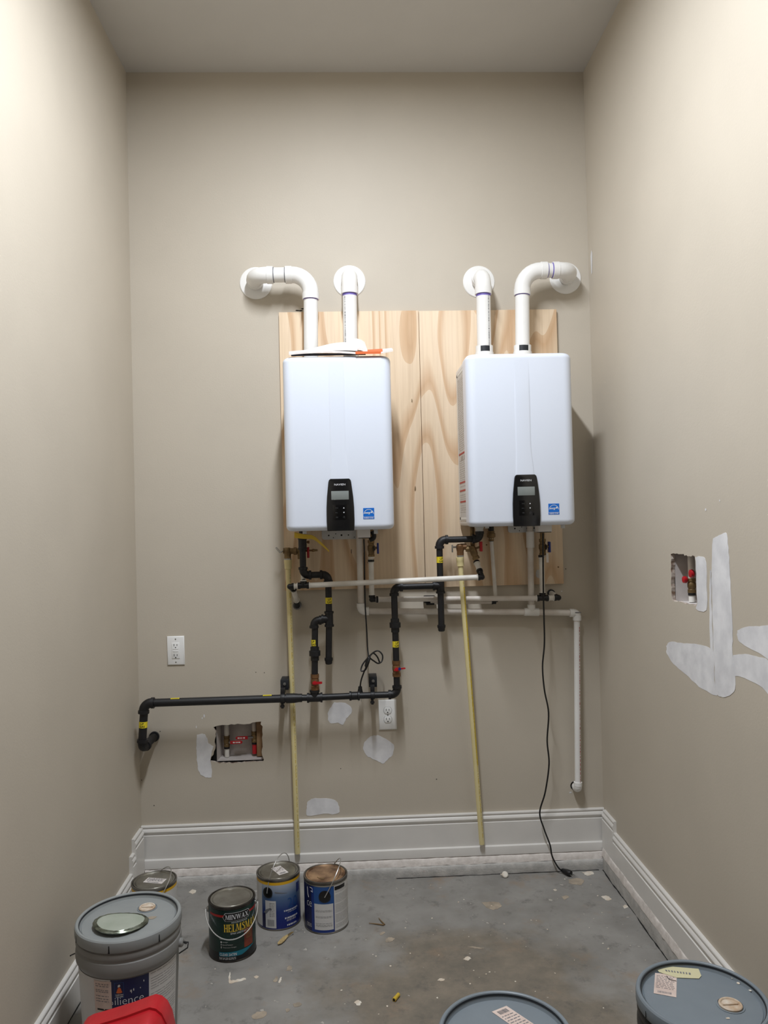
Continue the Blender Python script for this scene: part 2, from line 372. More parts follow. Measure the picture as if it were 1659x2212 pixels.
o = MB().add([(XL-.3,YF,0),(XR+.3,YF,0),(XR+.3,.05,0),(XL-.3,.05,0)], [(0,1,2,3)]).build('floor', M['floor'], smooth=False); FLOOR = struct(o)
o = MB().add([(XL-.3,YF,ZC),(XR+.3,YF,ZC),(XR+.3,.15,ZC),(XL-.3,.15,ZC)], [(0,3,2,1)]).build('ceiling', M['ceil'], smooth=False); struct(o)
hb = [(p.x,p.z) for p in (at(x,y,0) for x,y in ((461.5,1570),(468,1567),(500,1565),(540,1563),(552,1560),(564,1557.5),(564,1564),(567,1569),(566.5,1600),(566,1625),(569.6,1641),(567,1645),(520,1648),(470,1649),(454.7,1644),(456.6,1636),(465.3,1618),(464,1598),(466,1580)))]
WB = holed_wall('wall_back', (XL,0,XR,ZC), [jagged(hb)], lambda u,v,d: (u,d,v), M['wall'])
hr = [(p.y,p.z) for p in (atx(x,y,XR) for x,y in ((1449.5,1198),(1455,1196),(1476,1195.5),(1478,1200),(1500.5,1201.5),(1503,1230),(1504,1262),(1505.5,1300),(1504,1309),(1478,1303),(1452,1297),(1450,1270)))]
WR = holed_wall('wall_right', (YF,0,0,ZC), [jagged(hr)], lambda u,v,d: (XR+d,u,v), M['wall'])
WL = struct(MB().add([(XL,YF,0),(XL,0,0),(XL,0,ZC),(XL,YF,ZC)], [(0,1,2,3)]).build('wall_left', M['wall'], smooth=False))
struct(MB().add([(XL,YF,0),(XR,YF,0),(XR,YF,ZC),(XL,YF,ZC)], [(3,2,1,0)]).build('wall_front', M['wall'], smooth=False))

# cavities behind the two openings
a = at(466.5,1600,0).x; b = at(568,1600,0).x; zt = at(500,1556,0).z; zb = at(500,1645,0).z
MB().add([(a,.013,zb),(b,.013,zb),(b,.09,zb+.004),(a+.012,.09,zb+.004),(a+.012,.09,zt+.05),(a,.013,zt+.05),(b,.013,zt+.05),(b,.09,zt+.05)],
         [(0,1,2,3),(0,3,4,5),(3,2,7,4),(1,6,7,2),(4,7,6,5)]).build('cavity_box', M['cavity'], WB, smooth=False)
MB().box((a-.12,.014,zb-.06),(a-.002,.1,zt+.06)).build('unlit_void_sheet', M['dark'], WB, smooth=False) if False else \
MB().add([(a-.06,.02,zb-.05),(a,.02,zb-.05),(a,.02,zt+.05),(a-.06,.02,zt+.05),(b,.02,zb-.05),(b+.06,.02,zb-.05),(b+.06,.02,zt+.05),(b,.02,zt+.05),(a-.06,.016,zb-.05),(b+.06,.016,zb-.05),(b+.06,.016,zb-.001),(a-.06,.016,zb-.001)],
         [(0,1,2,3),(4,5,6,7),(8,9,10,11)]).build('unlit_void_sheet', M['dark'], WB, smooth=False)  # black sheets stand in for the unlit inside of the wall
MB().box((b-.032,.04,zb+.006),(b-.002,.088,zt+.05)).build('wood_stud', M['stud'], WB, smooth=False)
ya = hr[0][0]-.027; yb = hr[5][0]-.03; zt = hr[0][1]+.03; zb = min(p[1] for p in hr)-.004
X0, X1 = XR+.0135, XR+.10
MB().add([(X0,ya+.03,zb),(X1,ya+.03,zb),(X1,yb,zb),(X0,yb,zb),(X0,ya+.03,zt+.05),(X1,ya+.03,zt+.05),(X1,yb,zt+.05),(X0,yb,zt+.05)],
         [(0,1,2,3),(0,1,5,4),(1,2,6,5),(2,3,7,6),(4,5,6,7)]).build('cavity_box', M['cavity'], WR, smooth=False)

# baseboards: (distance from wall, height) profiles swept along each wall
PB = [(.0,.252),(.011,.252),(.013,.249),(.013,.244),(.009,.2415),(.012,.239),(.0165,.234),(.0185,.228),(.017,.221),(.0145,.2165),(.0125,.214),(.0165,.211),(.0165,.113),(.026,.110),(.027,.107),(.027,.075),(.024,.072),(.0,.071)]
PS = [(.0,.252),(.011,.252),(.013,.249),(.013,.244),(.009,.2415),(.012,.239),(.0165,.234),(.0185,.228),(.017,.221),(.0145,.2165),(.0125,.214),(.0185,.211),(.0185,.071),(.0,.071)]
def sweep(name, prof, fn, s0, s1, mt, n=1):
    mb = MB(); R = [[fn(d,z,s0+(s1-s0)*k/n) for d,z in prof] for k in range(n+1)]
    mb.rings(R, True, True, True); return struct(mb.build(name, mt, angle=25))
sweep('baseboard_back', PB, lambda d,z,s: (s,-d,z), XL+.001, XR-.001, M['trim'])
def stepped(name, fn, pieces, low):
    root = None
    for (s0, s1, dz, bottom) in pieces:
        P = [(d, max(z+dz, bottom)) for d,z in PS[:-1]] + [(0,bottom)]
        mb = MB(); mb.rings([[fn(d,z,s) for d,z in P] for s in (s0,s1)], True, True, True)
        o = mb.build(name if root is None else 'board_piece', M['trim'], root, angle=25)
        if root is None: root = struct(o)
    return root
stepped('baseboard_right', lambda d,z,s: (XR-d,s,z), [(YF,-.165,-.046,.0887),(-.165,-.028,0,.0887)], 0)
stepped('baseboard_left', lambda d,z,s: (XL+d,s,z), [(YF,-.187,-.122,.0),(-.187,-.148,-.055,.0),(-.148,-.028,0,.0)], 0)
PCK = [(0,.071),(.026,.071),(.030,.067),(.034,.050),(.036,.043),(.0,.043)]
def rough_sweep(name, prof, fn, s0, s1, mt, amp, step=.02):
    n = int(abs(s1-s0)/step); mb = MB()
    R = [[fn(d+(random.uniform(-amp,amp) if d>0 else 0), z+(random.uniform(-amp,amp) if d>0 and z>0.001 else 0), s0+(s1-s0)*k/n) for d,z in prof] for k in range(n+1)]
    mb.rings(R, True, True, True); return struct(mb.build(name, mt, angle=60))
rough_sweep('trim_1', PCK, lambda d,z,s: (s,-d,z), XL+.019, XR-.016, M['caulk'], .0014)
rough_sweep('trim_2', [(0,.0425),(.038,.0425),(.044,.038),(.046,.02),(.046,.0),(0,0)], lambda d,z,s: (s,-d,z), XL+.019, XR-.012, M['curb'], .0012)
PCR = [(0,.0885),(.019,.0885),(.022,.082),(.0245,.054),(.0,.054)]
rough_sweep('trim_3', PCR, lambda d,z,s: (XR-d,s,z), YF, -.034, M['caulk'], .0014)
rough_sweep('trim_4', [(0,.0535),(.0230,.0535),(.0245,.04),(.0245,.015),(.0250,.0),(0,0)], lambda d,z,s: (XR-d,s,z), YF, -.046, M['curb'], .0010)
def ribbon(pts, wid, z, up=None):
    mb = MB(); L_ = []; 
    for i,p in enumerate(pts):
        p = Vector(p); t = (Vector(pts[min(i+1,len(pts)-1)])-Vector(pts[max(i-1,0)])).normalized(); nrm = V(-t.y,t.x,0); ww = wid*random.uniform(.35,1.2)
        L_ += [p+nrm*ww/2, p-nrm*ww/2]
    mb.add(L_, [(2*i,2*i+1,2*i+3,2*i+2) for i in range(len(pts)-1)]); return mb
ribbon([(.15+.0275*k+random.uniform(-.002,.002), -.0485+random.uniform(-.0015,.0015), .0012) for k in range(33)], .006, 0).build('floor_crack', M['dark'], FLOOR, smooth=False)
ribbon([(1.0455+random.uniform(-.002,.002)-.002*sin(k*.35), -.05-.026*k, .0012) for k in range(34)], .006, 0).build('floor_crack', M['dark'], FLOOR, smooth=False)
ribbon([(XL+.0205+random.uniform(-.001,.001), -.3-.05*k, .0012) for k in range(40)], .005, 0).build('floor_crack', M['dark'], FLOOR, smooth=False)

# white spackle patches on the walls (thin skim coats)
def patch(wall, P, fn, name='spackle_patch', mt='spackle', rough=True, lab='white spackle patch', th=.0008):
    pts = [Vector((x,y,0)) for x,y in P]; pts = smoothpts(pts+[pts[0]], 4)[:-1]
    Q = [(p.x+random.uniform(-1,1)*.8*rough, p.y+random.uniform(-1,1)*.8*rough) for p in pts]
    W3 = [fn(x,y,0) for x,y in Q]; W4 = [fn(x,y,th) for x,y in Q]; n = len(Q)
    mb = MB(); mb.add(W4, [tuple(range(n))]); mb.add(W3+W4, [(i,(i+1)%n,n+(i+1)%n,n+i) for i in range(n)])
    return tag(mb.build(name, M[mt], wall, smooth=False), lab)
fb = lambda x,y,d: (lambda p: (p.x,-.0002-d,p.z))(at(x,y,0))
fr = lambda x,y,d: (lambda p: (XR-.0002-d,p.y,p.z))(atx(x,y,XR))
patch(WB, [(722,1517),(745,1519),(760,1529),(757,1543),(748,1552),(741,1565),(730,1561),(712,1561),(708,1546),(713,1530)], fb)
patch(WB, [(811,1588),(822,1590),(846,1605),(851,1612),(849,1628),(838,1640),(828,1649),(815,1643),(795,1634),(784,1618),(788,1603),(799,1592)], fb)
patch(WB, [(664,1731),(675,1725),(690,1724),(720,1727),(731,1738),(731,1757),(700,1758),(664,1762),(663,1745)], fb)
patch(WB, [(425,1587),(440,1585),(446,1592),(451,1606),(461,1613),(457,1626),(455,1640),(457,1658),(457,1676),(452,1680),(436,1675),(428,1660),(425,1635),(424,1610)], fb)
patch(WR, [(1540,1164),(1547,1160),(1556,1155),(1570,1152),(1574,1185),(1577,1230),(1580,1290),(1583,1360),(1583,1410),(1590,1480),(1580,1500),(1562,1506),(1548,1495),(1544,1440),(1541,1360),(1539,1290),(1538,1220)], fr)
patch(WR, [(1503,1204),(1510,1202),(1521,1204),(1526,1220),(1527,1260),(1528,1290),(1526,1318),(1514,1321),(1504,1314),(1507,1300),(1504,1240)], fr)
patch(WR, [(1440,1395),(1448,1386),(1470,1389),(1500,1391),(1533,1400),(1543,1425),(1543,1470),(1550,1500),(1540,1500),(1510,1483),(1480,1455),(1455,1435),(1441,1412)], fr, th=.0004)
patch(WR, [(1584,1415),(1610,1413),(1640,1419),(1662,1432),(1664,1498),(1640,1480),(1600,1462),(1582,1455)], fr, th=.0004)
patch(WR, [(1593,1362),(1612,1354),(1640,1353),(1664,1356),(1664,1422),(1640,1410),(1608,1394),(1594,1380)], fr, th=.0004)
patch(WR, [(1534,1235),(1536.5,1235),(1537.5,1300),(1541,1400),(1543,1435),(1538,1430),(1534,1400),(1533,1300)], fr, th=.0006)
def speck(wall, fn, x, y, r, mt, name, sx=1, sy=1):
    mb = MB(); poly2(mb, rpoly(x, y, 7, r, .35, sx, sy), lambda u,v: fn(u,v,.0006)); mb.build(name, M[mt], wall, smooth=False)
for x,y,r in ((333,1740,1.5),(306,1685,1.3),(736,1660,1.3),(943,1683,1.5),(553,1452,1.2),(571,1453,1.2),(1222,1229,1.4),(346,1580,1.3)): speck(WB, fb, x, y, r*.75, 'dark', 'nail_hole')
for x,y,r,sx,sy in ((441,1546,3,.5,1.5),(437,1551,2,.6,1.2),(424,1570,2,.5,1.4),(1213,1277,1.6,1.2,.8),(1232,1712,2.5,1,.7)): speck(WB, fb, x, y, r, 'spackle', 'paint_nick', sx, sy)
for x,y,r in ((1525,1101,2.4),(1555,1081,1.6)): speck(WR, fr, x, y, r, 'spackle', 'paint_nick', .6, 1.6)
for x0 in (640,647,652): speck(WB, fb, x0+2, 671 if x0<650 else 667, 3, 'dark', 'torn_paint_hole', 1.4, .4)
speck(WR, fr, 1278, 565, 10, 'spackle', 'paint_nick', .2, 2.6)

# ceiling lamp
lamp = thing('ceiling_light', 'long white strip lamp on the ceiling lighting the whole closet', 'lamp', (LAMP_X,(LAMP_Y0+LAMP_Y1)/2,ZC))
mb = MB(); hw = LAMP_W/2+.006
mb.rings([[(LAMP_X+x,y,ZC-z) for x,z in ((-hw,.0005),(-hw,.03),(-hw+.004,.034),(-LAMP_W/2,.034),(-LAMP_W/2,.030),(LAMP_W/2,.030),(LAMP_W/2,.034),(hw-.004,.034),(hw,.03),(hw,.0005))] for y in (LAMP_Y0+.012,LAMP_Y1-.012)], True, True, True); mb.build('lamp_housing', M['fixture'], lamp, angle=30)
for y in (LAMP_Y0+.012, LAMP_Y1-.012): MB().box((LAMP_X-hw-.001,y-.004,ZC-.036),(LAMP_X+hw+.001,y+.004,ZC-.0005)).build('end_cap', M['fixture'], lamp, bevel=.001)
MB().add([(LAMP_X-LAMP_W/2+.002,LAMP_Y1,ZC-.033),(LAMP_X+LAMP_W/2-.002,LAMP_Y1,ZC-.033),(LAMP_X+LAMP_W/2-.002,LAMP_Y0,ZC-.033),(LAMP_X-LAMP_W/2+.002,LAMP_Y0,ZC-.033)],[(0,3,2,1)]).build('lens', M['lens'], lamp, smooth=False)
#@@PART2
# ------------------------------------------------------------------ plywood backing
def ply(name, P, lab):
    c = [at(x,y,-.018) for x,y in P]; x0=(c[0].x+c[3].x)/2; x1=(c[1].x+c[2].x)/2; z1=(c[0].z+c[1].z)/2; z0=(c[2].z+c[3].z)/2
    o = MB().box((x0,-.018,z0),(x1,-.0005,z1)).build(name, M['ply'], bevel=.001); tag(o, lab, 'plywood', 'plywood backing sheets behind the heaters')
    return o
PLY = ply('plywood_sheet', [(605,674),(905.5,671),(917,1268),(613,1276)], 'pine plywood sheet mounted behind the water heater under the manual pouch')
PLY2 = ply('plywood_sheet', [(906.5,671),(1203,668.5),(1217,1262),(918,1268)], 'pine plywood sheet mounted behind the water heater with the side sticker')
for o_, L_ in ((PLY, ((795,1215),)), (PLY2, ((1170,1176),(1206,1225),(1051,1177)))):
    for x,y in L_:
        p = at(x,y,-.0182); MB().cyl(p, p+V(0,-.0012,0), .0035, seg=8).build('screw_head', M['twig'], o_)
p = at(759,1191,-.0183); MB().box((p.x-.0012,p.y-.0008,p.z-.009),(p.x+.0012,p.y,p.z+.009)).build('knot_crack', M['dark'], PLY)
for x,y,s in ((897,1056,1),(890,866,.7),(758,727,.4)):
    p = at(x,y,-.0183); mb = MB(); poly2(mb, rpoly(p.x,p.z,9,.006*s,.3,.5,2.2), lambda u,v: (u,-.0186,v)); mb.build('knot_mark', M['twig'], PLY, smooth=False)

# ------------------------------------------------------------------ tankless water heaters
def rsec(w_, yb, yf, r, n=6):            # section: square at the back, rounded at the front; viewed from above
    P = [(-w_/2,yb)]
    for k in range(n+1): a_ = pi+pi/2*k/n; P.append((-w_/2+r+cos(a_)*r, yf+r+sin(a_)*r))
    for k in range(n+1): a_ = 1.5*pi+pi/2*k/n; P.append((w_/2-r+cos(a_)*r, yf+r+sin(a_)*r))
    P.append((w_/2,yb)); return P
def loft(mb, cx, w_, yb, yf, z0, z1, r, e, n=6):
    R = []
    for k in range(n+1):
        a_ = pi/2*k/n; i_ = e*(1-sin(a_)); R.append([(cx+x,y,z0+e*(1-cos(a_))) for x,y in rsec(w_-2*i_*.9, yb, yf+i_, max(r-i_*.5,.004))])
    for k in range(n+1):
        a_ = pi/2*(1-k/n); i_ = e*(1-sin(a_)); R.append([(cx+x,y,z1-e*(1-cos(a_))) for x,y in rsec(w_-2*i_*.9, yb, yf+i_, max(r-i_*.5,.004))])
    mb.rings(R, True, True, True)
HZ0, HZ1, YFRONT = 1.503, 2.186, -.362
def heater(cx, pcx, lab, side):
    t = thing('water_heater', lab, 'water heater', (cx,-.02,HZ0), 'wall mounted tankless water heaters')
    W = .425
    mb = MB(); loft(mb, cx, W-.010, -.035, -.325, HZ0+.004, HZ1-.005, .03, .012); mb.build('casing', M['white_side'], t)
    mb = MB(); loft(mb, cx, W, -.262, YFRONT, HZ0, HZ1, .040, .022, 8); cov = mb.build('front_cover', M['white_enamel'], t, angle=50)
    # raised rib down the middle of the cover, flaring into the control panel
    rows = []; pw = .052
    for k in range(25):
        z = HZ0+.19 + (HZ1-.020-HZ0-.19)*k/24; tt = max(0, 1-(z-HZ0-.19)/.13); hw = .0265+.0065*tt*tt*(3-2*tt); k_ = 24-k
        prof = [(-hw-.006,.0),(-hw-.004,.0004),(-hw-.0015,.0020),(-hw+.002,.0026),(0,.0028),(hw-.002,.0026),(hw+.0015,.0020),(hw+.004,.0004),(hw+.006,0)]
        rows.append([(pcx-.004*(1-tt)+u, YFRONT+.0002-d*min(1,.02+k_/7), z) for u,d in prof])
    mb = MB(); mb.rings(rows, False, False, False); mb.build('cover_rib', M['white_enamel'], t, angle=80)
    # control panel
    L = [(-.0525,0),(-.0545,.04),(-.0540,.09),(-.0515,.13),(-.0475,.165),(-.0445,.19),(-.042,.198),(-.036,.203)]
    poly = [(x,z) for x,z in L] + [(-x,z) for x,z in reversed(L)]
    mb = MB(); mb.prism(poly, 0, 1, lambda u,v,d: (pcx+u, YFRONT+.001-d*.011, HZ0-.002+v)); cp = mb.build('control_panel', M['black_gloss'], t, bevel=.003)
    F = lambda off: (lambda x,z: (pcx+x, YFRONT-.010-off, HZ0+z))
    mb = MB(); mb.box((pcx-.034,YFRONT-.0108,HZ0+.119),(pcx+.034,YFRONT-.009,HZ0+.153)); mb.build('display', M['lcd'], cp, bevel=.0006)
    mb = MB(); text(mb, 'NAVIEN', .043, .0075, F(.0006), 0, .178, bold=.005); mb.build('lettering', M['silver_print'], cp, smooth=False)
    mb = MB(); mb.box((pcx-.030,YFRONT-.0106,HZ0+.040),(pcx+.030,YFRONT-.009,HZ0+.100)); kp = mb.build('keypad', M['black_glossier'], cp, bevel=.0008)
    for (x,z,k) in ((-.0135,.087,0),(.0135,.087,1),(-.0135,.069,2),(.0135,.069,3),(-.0135,.051,4),(.0135,.051,5)):
        mb = MB(); f2 = F(.0012)
        if k == 1: poly2(mb, [(x-.003,z-.0022),(x+.003,z-.0022),(x,z+.003)], f2)
        elif k == 3: poly2(mb, [(x-.003,z+.0022),(x,z-.003),(x+.003,z+.0022)], f2)
        elif k == 0: rect2(mb,x-.004,z-.003,x-.0032,z+.003,f2); rect2(mb,x+.0032,z-.003,x+.004,z+.003,f2); rect2(mb,x-.0032,z-.0004,x+.0032,z+.0004,f2)
        elif k == 2: rect2(mb,x-.004,z-.0004,x+.002,z+.0004,f2); rect2(mb,x+.002,z-.003,x+.0028,z+.0004,f2); poly2(mb,[(x-.006,z),(x-.0035,z-.002),(x-.0035,z+.002)],f2)
        elif k == 4: text(mb,'OK',.009,.005,f2,x,z)
        else:
            for q in range(12):
                a_ = 2*pi*q/12; b_ = 2*pi*(q+1)/12
                mb.add([f2(x+cos(c_)*r_, z+sin(c_)*r_) for c_ in (a_,b_) for r_ in (.0028,.0035)], [(0,1,3,2)])
        mb.build('button_mark', M['silver_print'] if k in (1,3) else M['grey_print'], cp, smooth=False)
    # efficiency sticker
    sx, sz, h = pcx+.110, HZ0+.063, .0215
    mb = MB(); mb.box((sx-h,YFRONT-.0009,sz-h),(sx+h,YFRONT+.001,sz+h)); st = mb.build('blue_sticker', M['blue_sticker'], t, smooth=False)
    tag(st, 'blue energy rating sticker with white arc')
    f3 = lambda x,z: (sx+x, YFRONT-.0014, sz+z); mb = MB()
    A = [(.0198*cos(a_), -.004+.0205*sin(a_)) for a_ in [pi*(.04+.92*k/16) for k in range(17)]]
    for i in range(16): mb.add([f3(*A[i]), f3(*A[i+1]), f3(A[i+1][0]*.93,A[i+1][1]*.93-.0003), f3(A[i][0]*.93,A[i][1]*.93-.0003)], [(0,1,2,3)])
    text(mb, 'energy', .024, .0085, f3, -.004, .001, shear=.35, bold=.015)
    S5 = []
    for k in range(10): a_ = pi/2-.3+2*pi*k/10; r_ = .0052 if k%2==0 else .0022; S5.append((.0115+cos(a_)*r_, .0050+sin(a_)*r_))
    poly2(mb, S5, f3); rect2(mb, -h, -.0132, h, -.0124, f3); text(mb, 'ENERGY STAR', .036, .0050, f3, 0, -.0172, bold=.01)
    mb.build('sticker_print', M['white_print'], st, smooth=False)
    # hanging bracket below, junction box, sheet-metal feet
    p0 = at(695+side*402,1146-side*12,-.02); p1 = at(776+side*402,1164-side*15,-.02)
    mb = MB(); x0,x1,z0,z1 = p0.x,p1.x,p1.z,HZ0+.03
    poly = [(x0,z1),(x0,z0+.010),(x0+.003,z0+.003),(x0+.010,z0),(x1,z0),(x1,z1)]
    mb.prism(poly, 0, 1, lambda u,v,d: (u,-.0195-d*.003,v)); br = mb.build('hanging_bracket', M['galv'], t, smooth=False)
    for hx,hz,rr in ((.03,.018,.0035),(.06,.024,.0022),(.085,.018,.004),(.05,.008,.0022),(.115,.018,.003),(.14,.008,.002)):
        if x0+hx < x1: MB().cyl((x0+hx,-.0224,z0+hz),(x0+hx,-.0232,z0+hz),rr,seg=10).build('bracket_hole', M['slot'], br)
    q0 = at(772+side*390,1160-side*12,-.20); q1 = at(800+side*391,1160-side*12,-.20); zb = at(780+side*390,1161.5-side*12.5,-.21).z
    mb = MB(); mb.box((q0.x,-.21,zb),(q1.x,-.15,HZ0+.0035)); jb = mb.build('junction_box', M['white_side'], t, bevel=.0015)
    MB().box((q0.x+.004,-.206,zb-.003),(q1.x-.002,-.154,zb)).build('cable_gland_plate', M['cap'], jb, bevel=.0005)
    for px in (658,812):
        p = at(px+side*404-side*(0 if px>700 else 10),1150-side*12,-.25); MB().box((p.x-.008,-.252,p.z-.006),(p.x+.008,-.248,HZ0+.01)).build('cover_tab', M['galv'], t, bevel=.0005)
    if side:                              # printed warning plate on the visible flank
        X = cx-W/2+.0048; S = lambda u,v: (X-.0012, -.31+u*.245, HZ0+.03+v*.615)
        mb = MB(); mb.box((X-.0012,-.325,HZ0+.025),(X+.001,-.055,HZ0+.655)); sp = mb.build('warning_plate', M['paper'], t, smooth=False); tag(sp, 'printed instruction plate')
        sp.data.materials[0] = M['labgrey']
        S2 = lambda u,v: (X-.0018, -.322+u*.262, HZ0+.03+v*.62)
        mb = MB()
        for (a_,b_,c_,d_) in ((0,0,1,.016),(0,.984,1,1),(0,0,.07,1),(.92,0,1,1)): rect2(mb,a_,b_,c_,d_,S2)
        mb.build('plate_border', M['white_print'], sp, smooth=False)
        for v in (.115,.19,.245,.44):
            mb = MB(); rect2(mb,.08,v,.94,v+.012,S2); mb.build('red_bar', M['red_print'], sp, smooth=False)
        mb = MB(); v = .05
        while v < .95:
            if not any(abs(v-q) < .02 for q in (.115,.19,.245,.44)) and not .40 < v < .44:
                u = .10
                while u < .9:
                    l_ = random.uniform(.05,.25); rect2(mb,u,v,min(u+l_,.88),v+.0026,S2); u += l_+.05
            v += .0145
        for u in (.3,.5,.65): rect2(mb,u,.40,u+.08,.43,S2)
        mb.build('small_print', M['flankprint'], sp, smooth=False)
    return t
HL = heater(-.050, at(735,1090,-.37).x, 'white tankless water heater with the manual pouch lying on top', 0)
HR = heater(.671, at(1137,1080,-.37).x, 'white tankless water heater showing a printed plate on its flank', 1)

# papers lying on the first heater
t = thing('manual_pouch', 'plastic pouch of printed manuals lying on top of a water heater', 'booklet', (-.04,-.3,HZ1+.001))
def sheet(name, P, mt, th=.002, lab=None, nx=8):
    # P: 4 corners (front-left, front-right, back-right, back-left), bowed slightly
    P = [V(p.x,p.y,max(p.z,HZ1+.0015)) for p in P[:4]]+[P[4]]
    mb = MB(); R = []
    for k in range(nx+1):
        s_ = k/nx; a_ = Vector(P[0]).lerp(Vector(P[1]), s_); b_ = Vector(P[3]).lerp(Vector(P[2]), s_); bow = V(0,0,P[4]*4*s_*(1-s_))
        R.append([a_+bow, a_+bow+V(0,0,th), b_+bow+V(0,0,th), b_+bow])
    mb.rings(R, True, True, True); return tag(mb.build(name, M[mt], t, angle=30), lab)
sheet('dark_booklet', [at(629,770,-.352), at(790,770,-.355), at(790,766,-.20), at(629,766,-.20), .0], 'darkcard', .006)
sheet('booklet', [at(624,767,-.36), at(775,766.5,-.368), at(775,760,-.2), at(624,762,-.2), .007], 'paper', .006)
sheet('orange_cover', [at(768,769,-.372), at(827,764,-.372), at(826,758,-.24), at(768,762,-.24), 0], 'orange', .009, 'orange booklet cover')
sheet('booklet', [at(823,766,-.374), at(849,759,-.374), at(846,755,-.25), at(823,758,-.25), 0], 'paper', .007)
sheet('loose_page', [at(655,764,-.31), at(772,758,-.34), at(768,746,-.16), at(700,752,-.16), .006], 'white_print', .012)
sheet('clear_bag', [at(736,758,-.31), at(794,763,-.35), at(788,745,-.2), at(750,742,-.2), .012], 'bag', .012, 'crumpled clear plastic bag')

# yellow strap hanging below
t = thing('plastic_strap', 'limp yellow plastic strap drooping below the heater beside the black gas pipe', 'strap', at(640,1151,-.22))
pts = smoothpts([at(636,1156,-.22),at(656,1159,-.22),at(676,1161,-.215),at(692,1173,-.205),at(702,1182,-.20),at(711,1191,-.195)], 5)
R = [[p+V(0,-.001,.010*(1-.75*i/len(pts))), p+V(0,.010,.012*(1-.75*i/len(pts))), p+V(0,.010,-.009*(1-.6*i/len(pts))), p+V(0,-.001,-.011*(1-.7*i/len(pts)))] for i,p in enumerate(pts)]
mb = MB(); mb.rings(R); mb.build('strap_band', M['strap'], t, angle=50)

# ------------------------------------------------------------------ pipes: generic pieces
def pipe(t, p0, p1, r, mt, name='pipe', seg=20): return MB().cyl(p0, p1, r, seg=seg).build(name, M[mt], t)
def elbow(t, c, a, b, r, R, mt, collar=1.2, cl=.014, name='elbow', tail=.006):
    # c corner point, a/b unit directions leaving the corner along the two legs
    a = Vector(a).normalized(); b = Vector(b).normalized(); c = Vector(c)
    pts = [c+a*(R+tail)]
    for k in range(9):
        th = pi/2*k/8; pts.append(c + a*R*(1-sin(th)) + b*R*(1-cos(th)))
    pts.append(c+b*(R+tail))
    mb = MB(); mb.tube(pts, r, 18)
    if collar:
        for d in (a,b): mb.lathe([(r*.98,R-.001),(r*collar,R),(r*collar,R+cl),(r*.96,R+cl)], c, d, 20, True, True)
    return mb.build(name, M[mt], t, angle=40)
def tee(t, c, dirs, r, L, mt, collar=1.18, cl=.008, name='tee'):
    mb = MB()
    for d in dirs:
        d = Vector(d).normalized(); mb.lathe([(r,-.0005),(r,L-cl),(r*collar,L-cl),(r*collar,L),(r*.9,L)], c, d, 20, True, True)
    return mb.build(name, M[mt], t, angle=40)
def ring(t, c, d, r, L, mt, name='collar'):
    d = Vector(d).normalized(); c = Vector(c)
    return MB().lathe([(r*.9,-L/2),(r,-L/2),(r,L/2),(r*.9,L/2)], c, d, 20, True, True).build(name, M[mt], t)
def U(p, q): return (Vector(q)-Vector(p)).normalized()

# ------------------------------------------------------------------ PVC vent pipes through the wall
YV = -.11; RV = .0302
def dashes(parent, p0, p1, r, ang, mt, name, dl=(.002,.008), gap=.003, hw=.0022):
    p0 = Vector(p0); p1 = Vector(p1); ax = (p1-p0).normalized(); up = V(0,1,0) if abs(ax.y)<.8 else V(1,0,0)
    e = (up - ax*up.dot(ax)).normalized(); b_ = ax.cross(e); n_ = e*cos(ang)+b_*sin(ang); tg = ax.cross(n_); L = (p1-p0).length; s = 0; mb = MB()
    while s < L:
        l_ = min(random.uniform(*dl), L-s); h = hw*random.uniform(.5,1); q = p0+ax*s+n_*(r+.0005)
        mb.add([q-tg*h, q+tg*h, q+tg*h+ax*l_, q-tg*h+ax*l_], [(0,1,2,3)]); s += l_+random.uniform(gap*.5,gap*2)
    if mb.v: mb.build(name, M[mt], parent, smooth=False)
def flange(t, c, r=.0705):
    mb = MB(); mb.lathe([(RV*.99,.0003),(r,.0003),(r,.002),(r*.96,.0045),(RV*1.35,.0075),(RV*1.02,.0085)], c, (0,-1,0), 44, False, False); mb.build('wall_flange', M['pvc'], t, angle=30)
ZTOP = HZ1-.004
def base_collar(t, base, up):
    if base.x < .3: return pipe(t, base, base+up*.050, RV*1.12, 'pvc', 'adapter', 28)
    pipe(t, base, base+up*.060, RV*1.30, 'pvc', 'adapter', 28); ring(t, base+up*.0725, up, RV*1.14, .024, 'gasket', 'base_collar')
    o = base+up*.072
    for a_ in (-1.9,.5): MB().lathe([(RV*1.12,-.016),(RV*1.22,-.016),(RV*1.22,.016),(RV*1.12,.016)], o, up, 8, False, False, a_, a_+1.3).build('clamp_band', M['pvc'], t)
def vent_straight(pxb, pxt, pyc, pxf, pyf, lab, primer=True):
    top = at(pxt, pyc, YV); f = at(pxf, pyf, 0); c = V((top.x+f.x)/2+.0, YV, f.z+.0); base = at(pxb, 760, YV); base.z = ZTOP
    t = thing('vent_pipe', lab, 'vent pipe', base, 'white vent pipes on the heaters')
    up = U(base, c)
    pipe(t, base, c-up*.07, RV, 'pvc', 'pipe', 28)
    elbow(t, c, -up, (0,1,0), RV*1.13, .058, 'pvc', 1.06, .030, tail=.020)
    pipe(t, c+V(0,.06,0), V(c.x,-.002,c.z), RV, 'pvc')
    flange(t, V(c.x,0,c.z))
    ring(t, c-up*.0895, up, RV*1.035, .004, 'purple', 'primer_ring')
    ring(t, c-up*.093, up, RV*1.012, .010, 'purple', 'primer_ring') if primer else None
    base_collar(t, base, up)
    return t, base, c, up
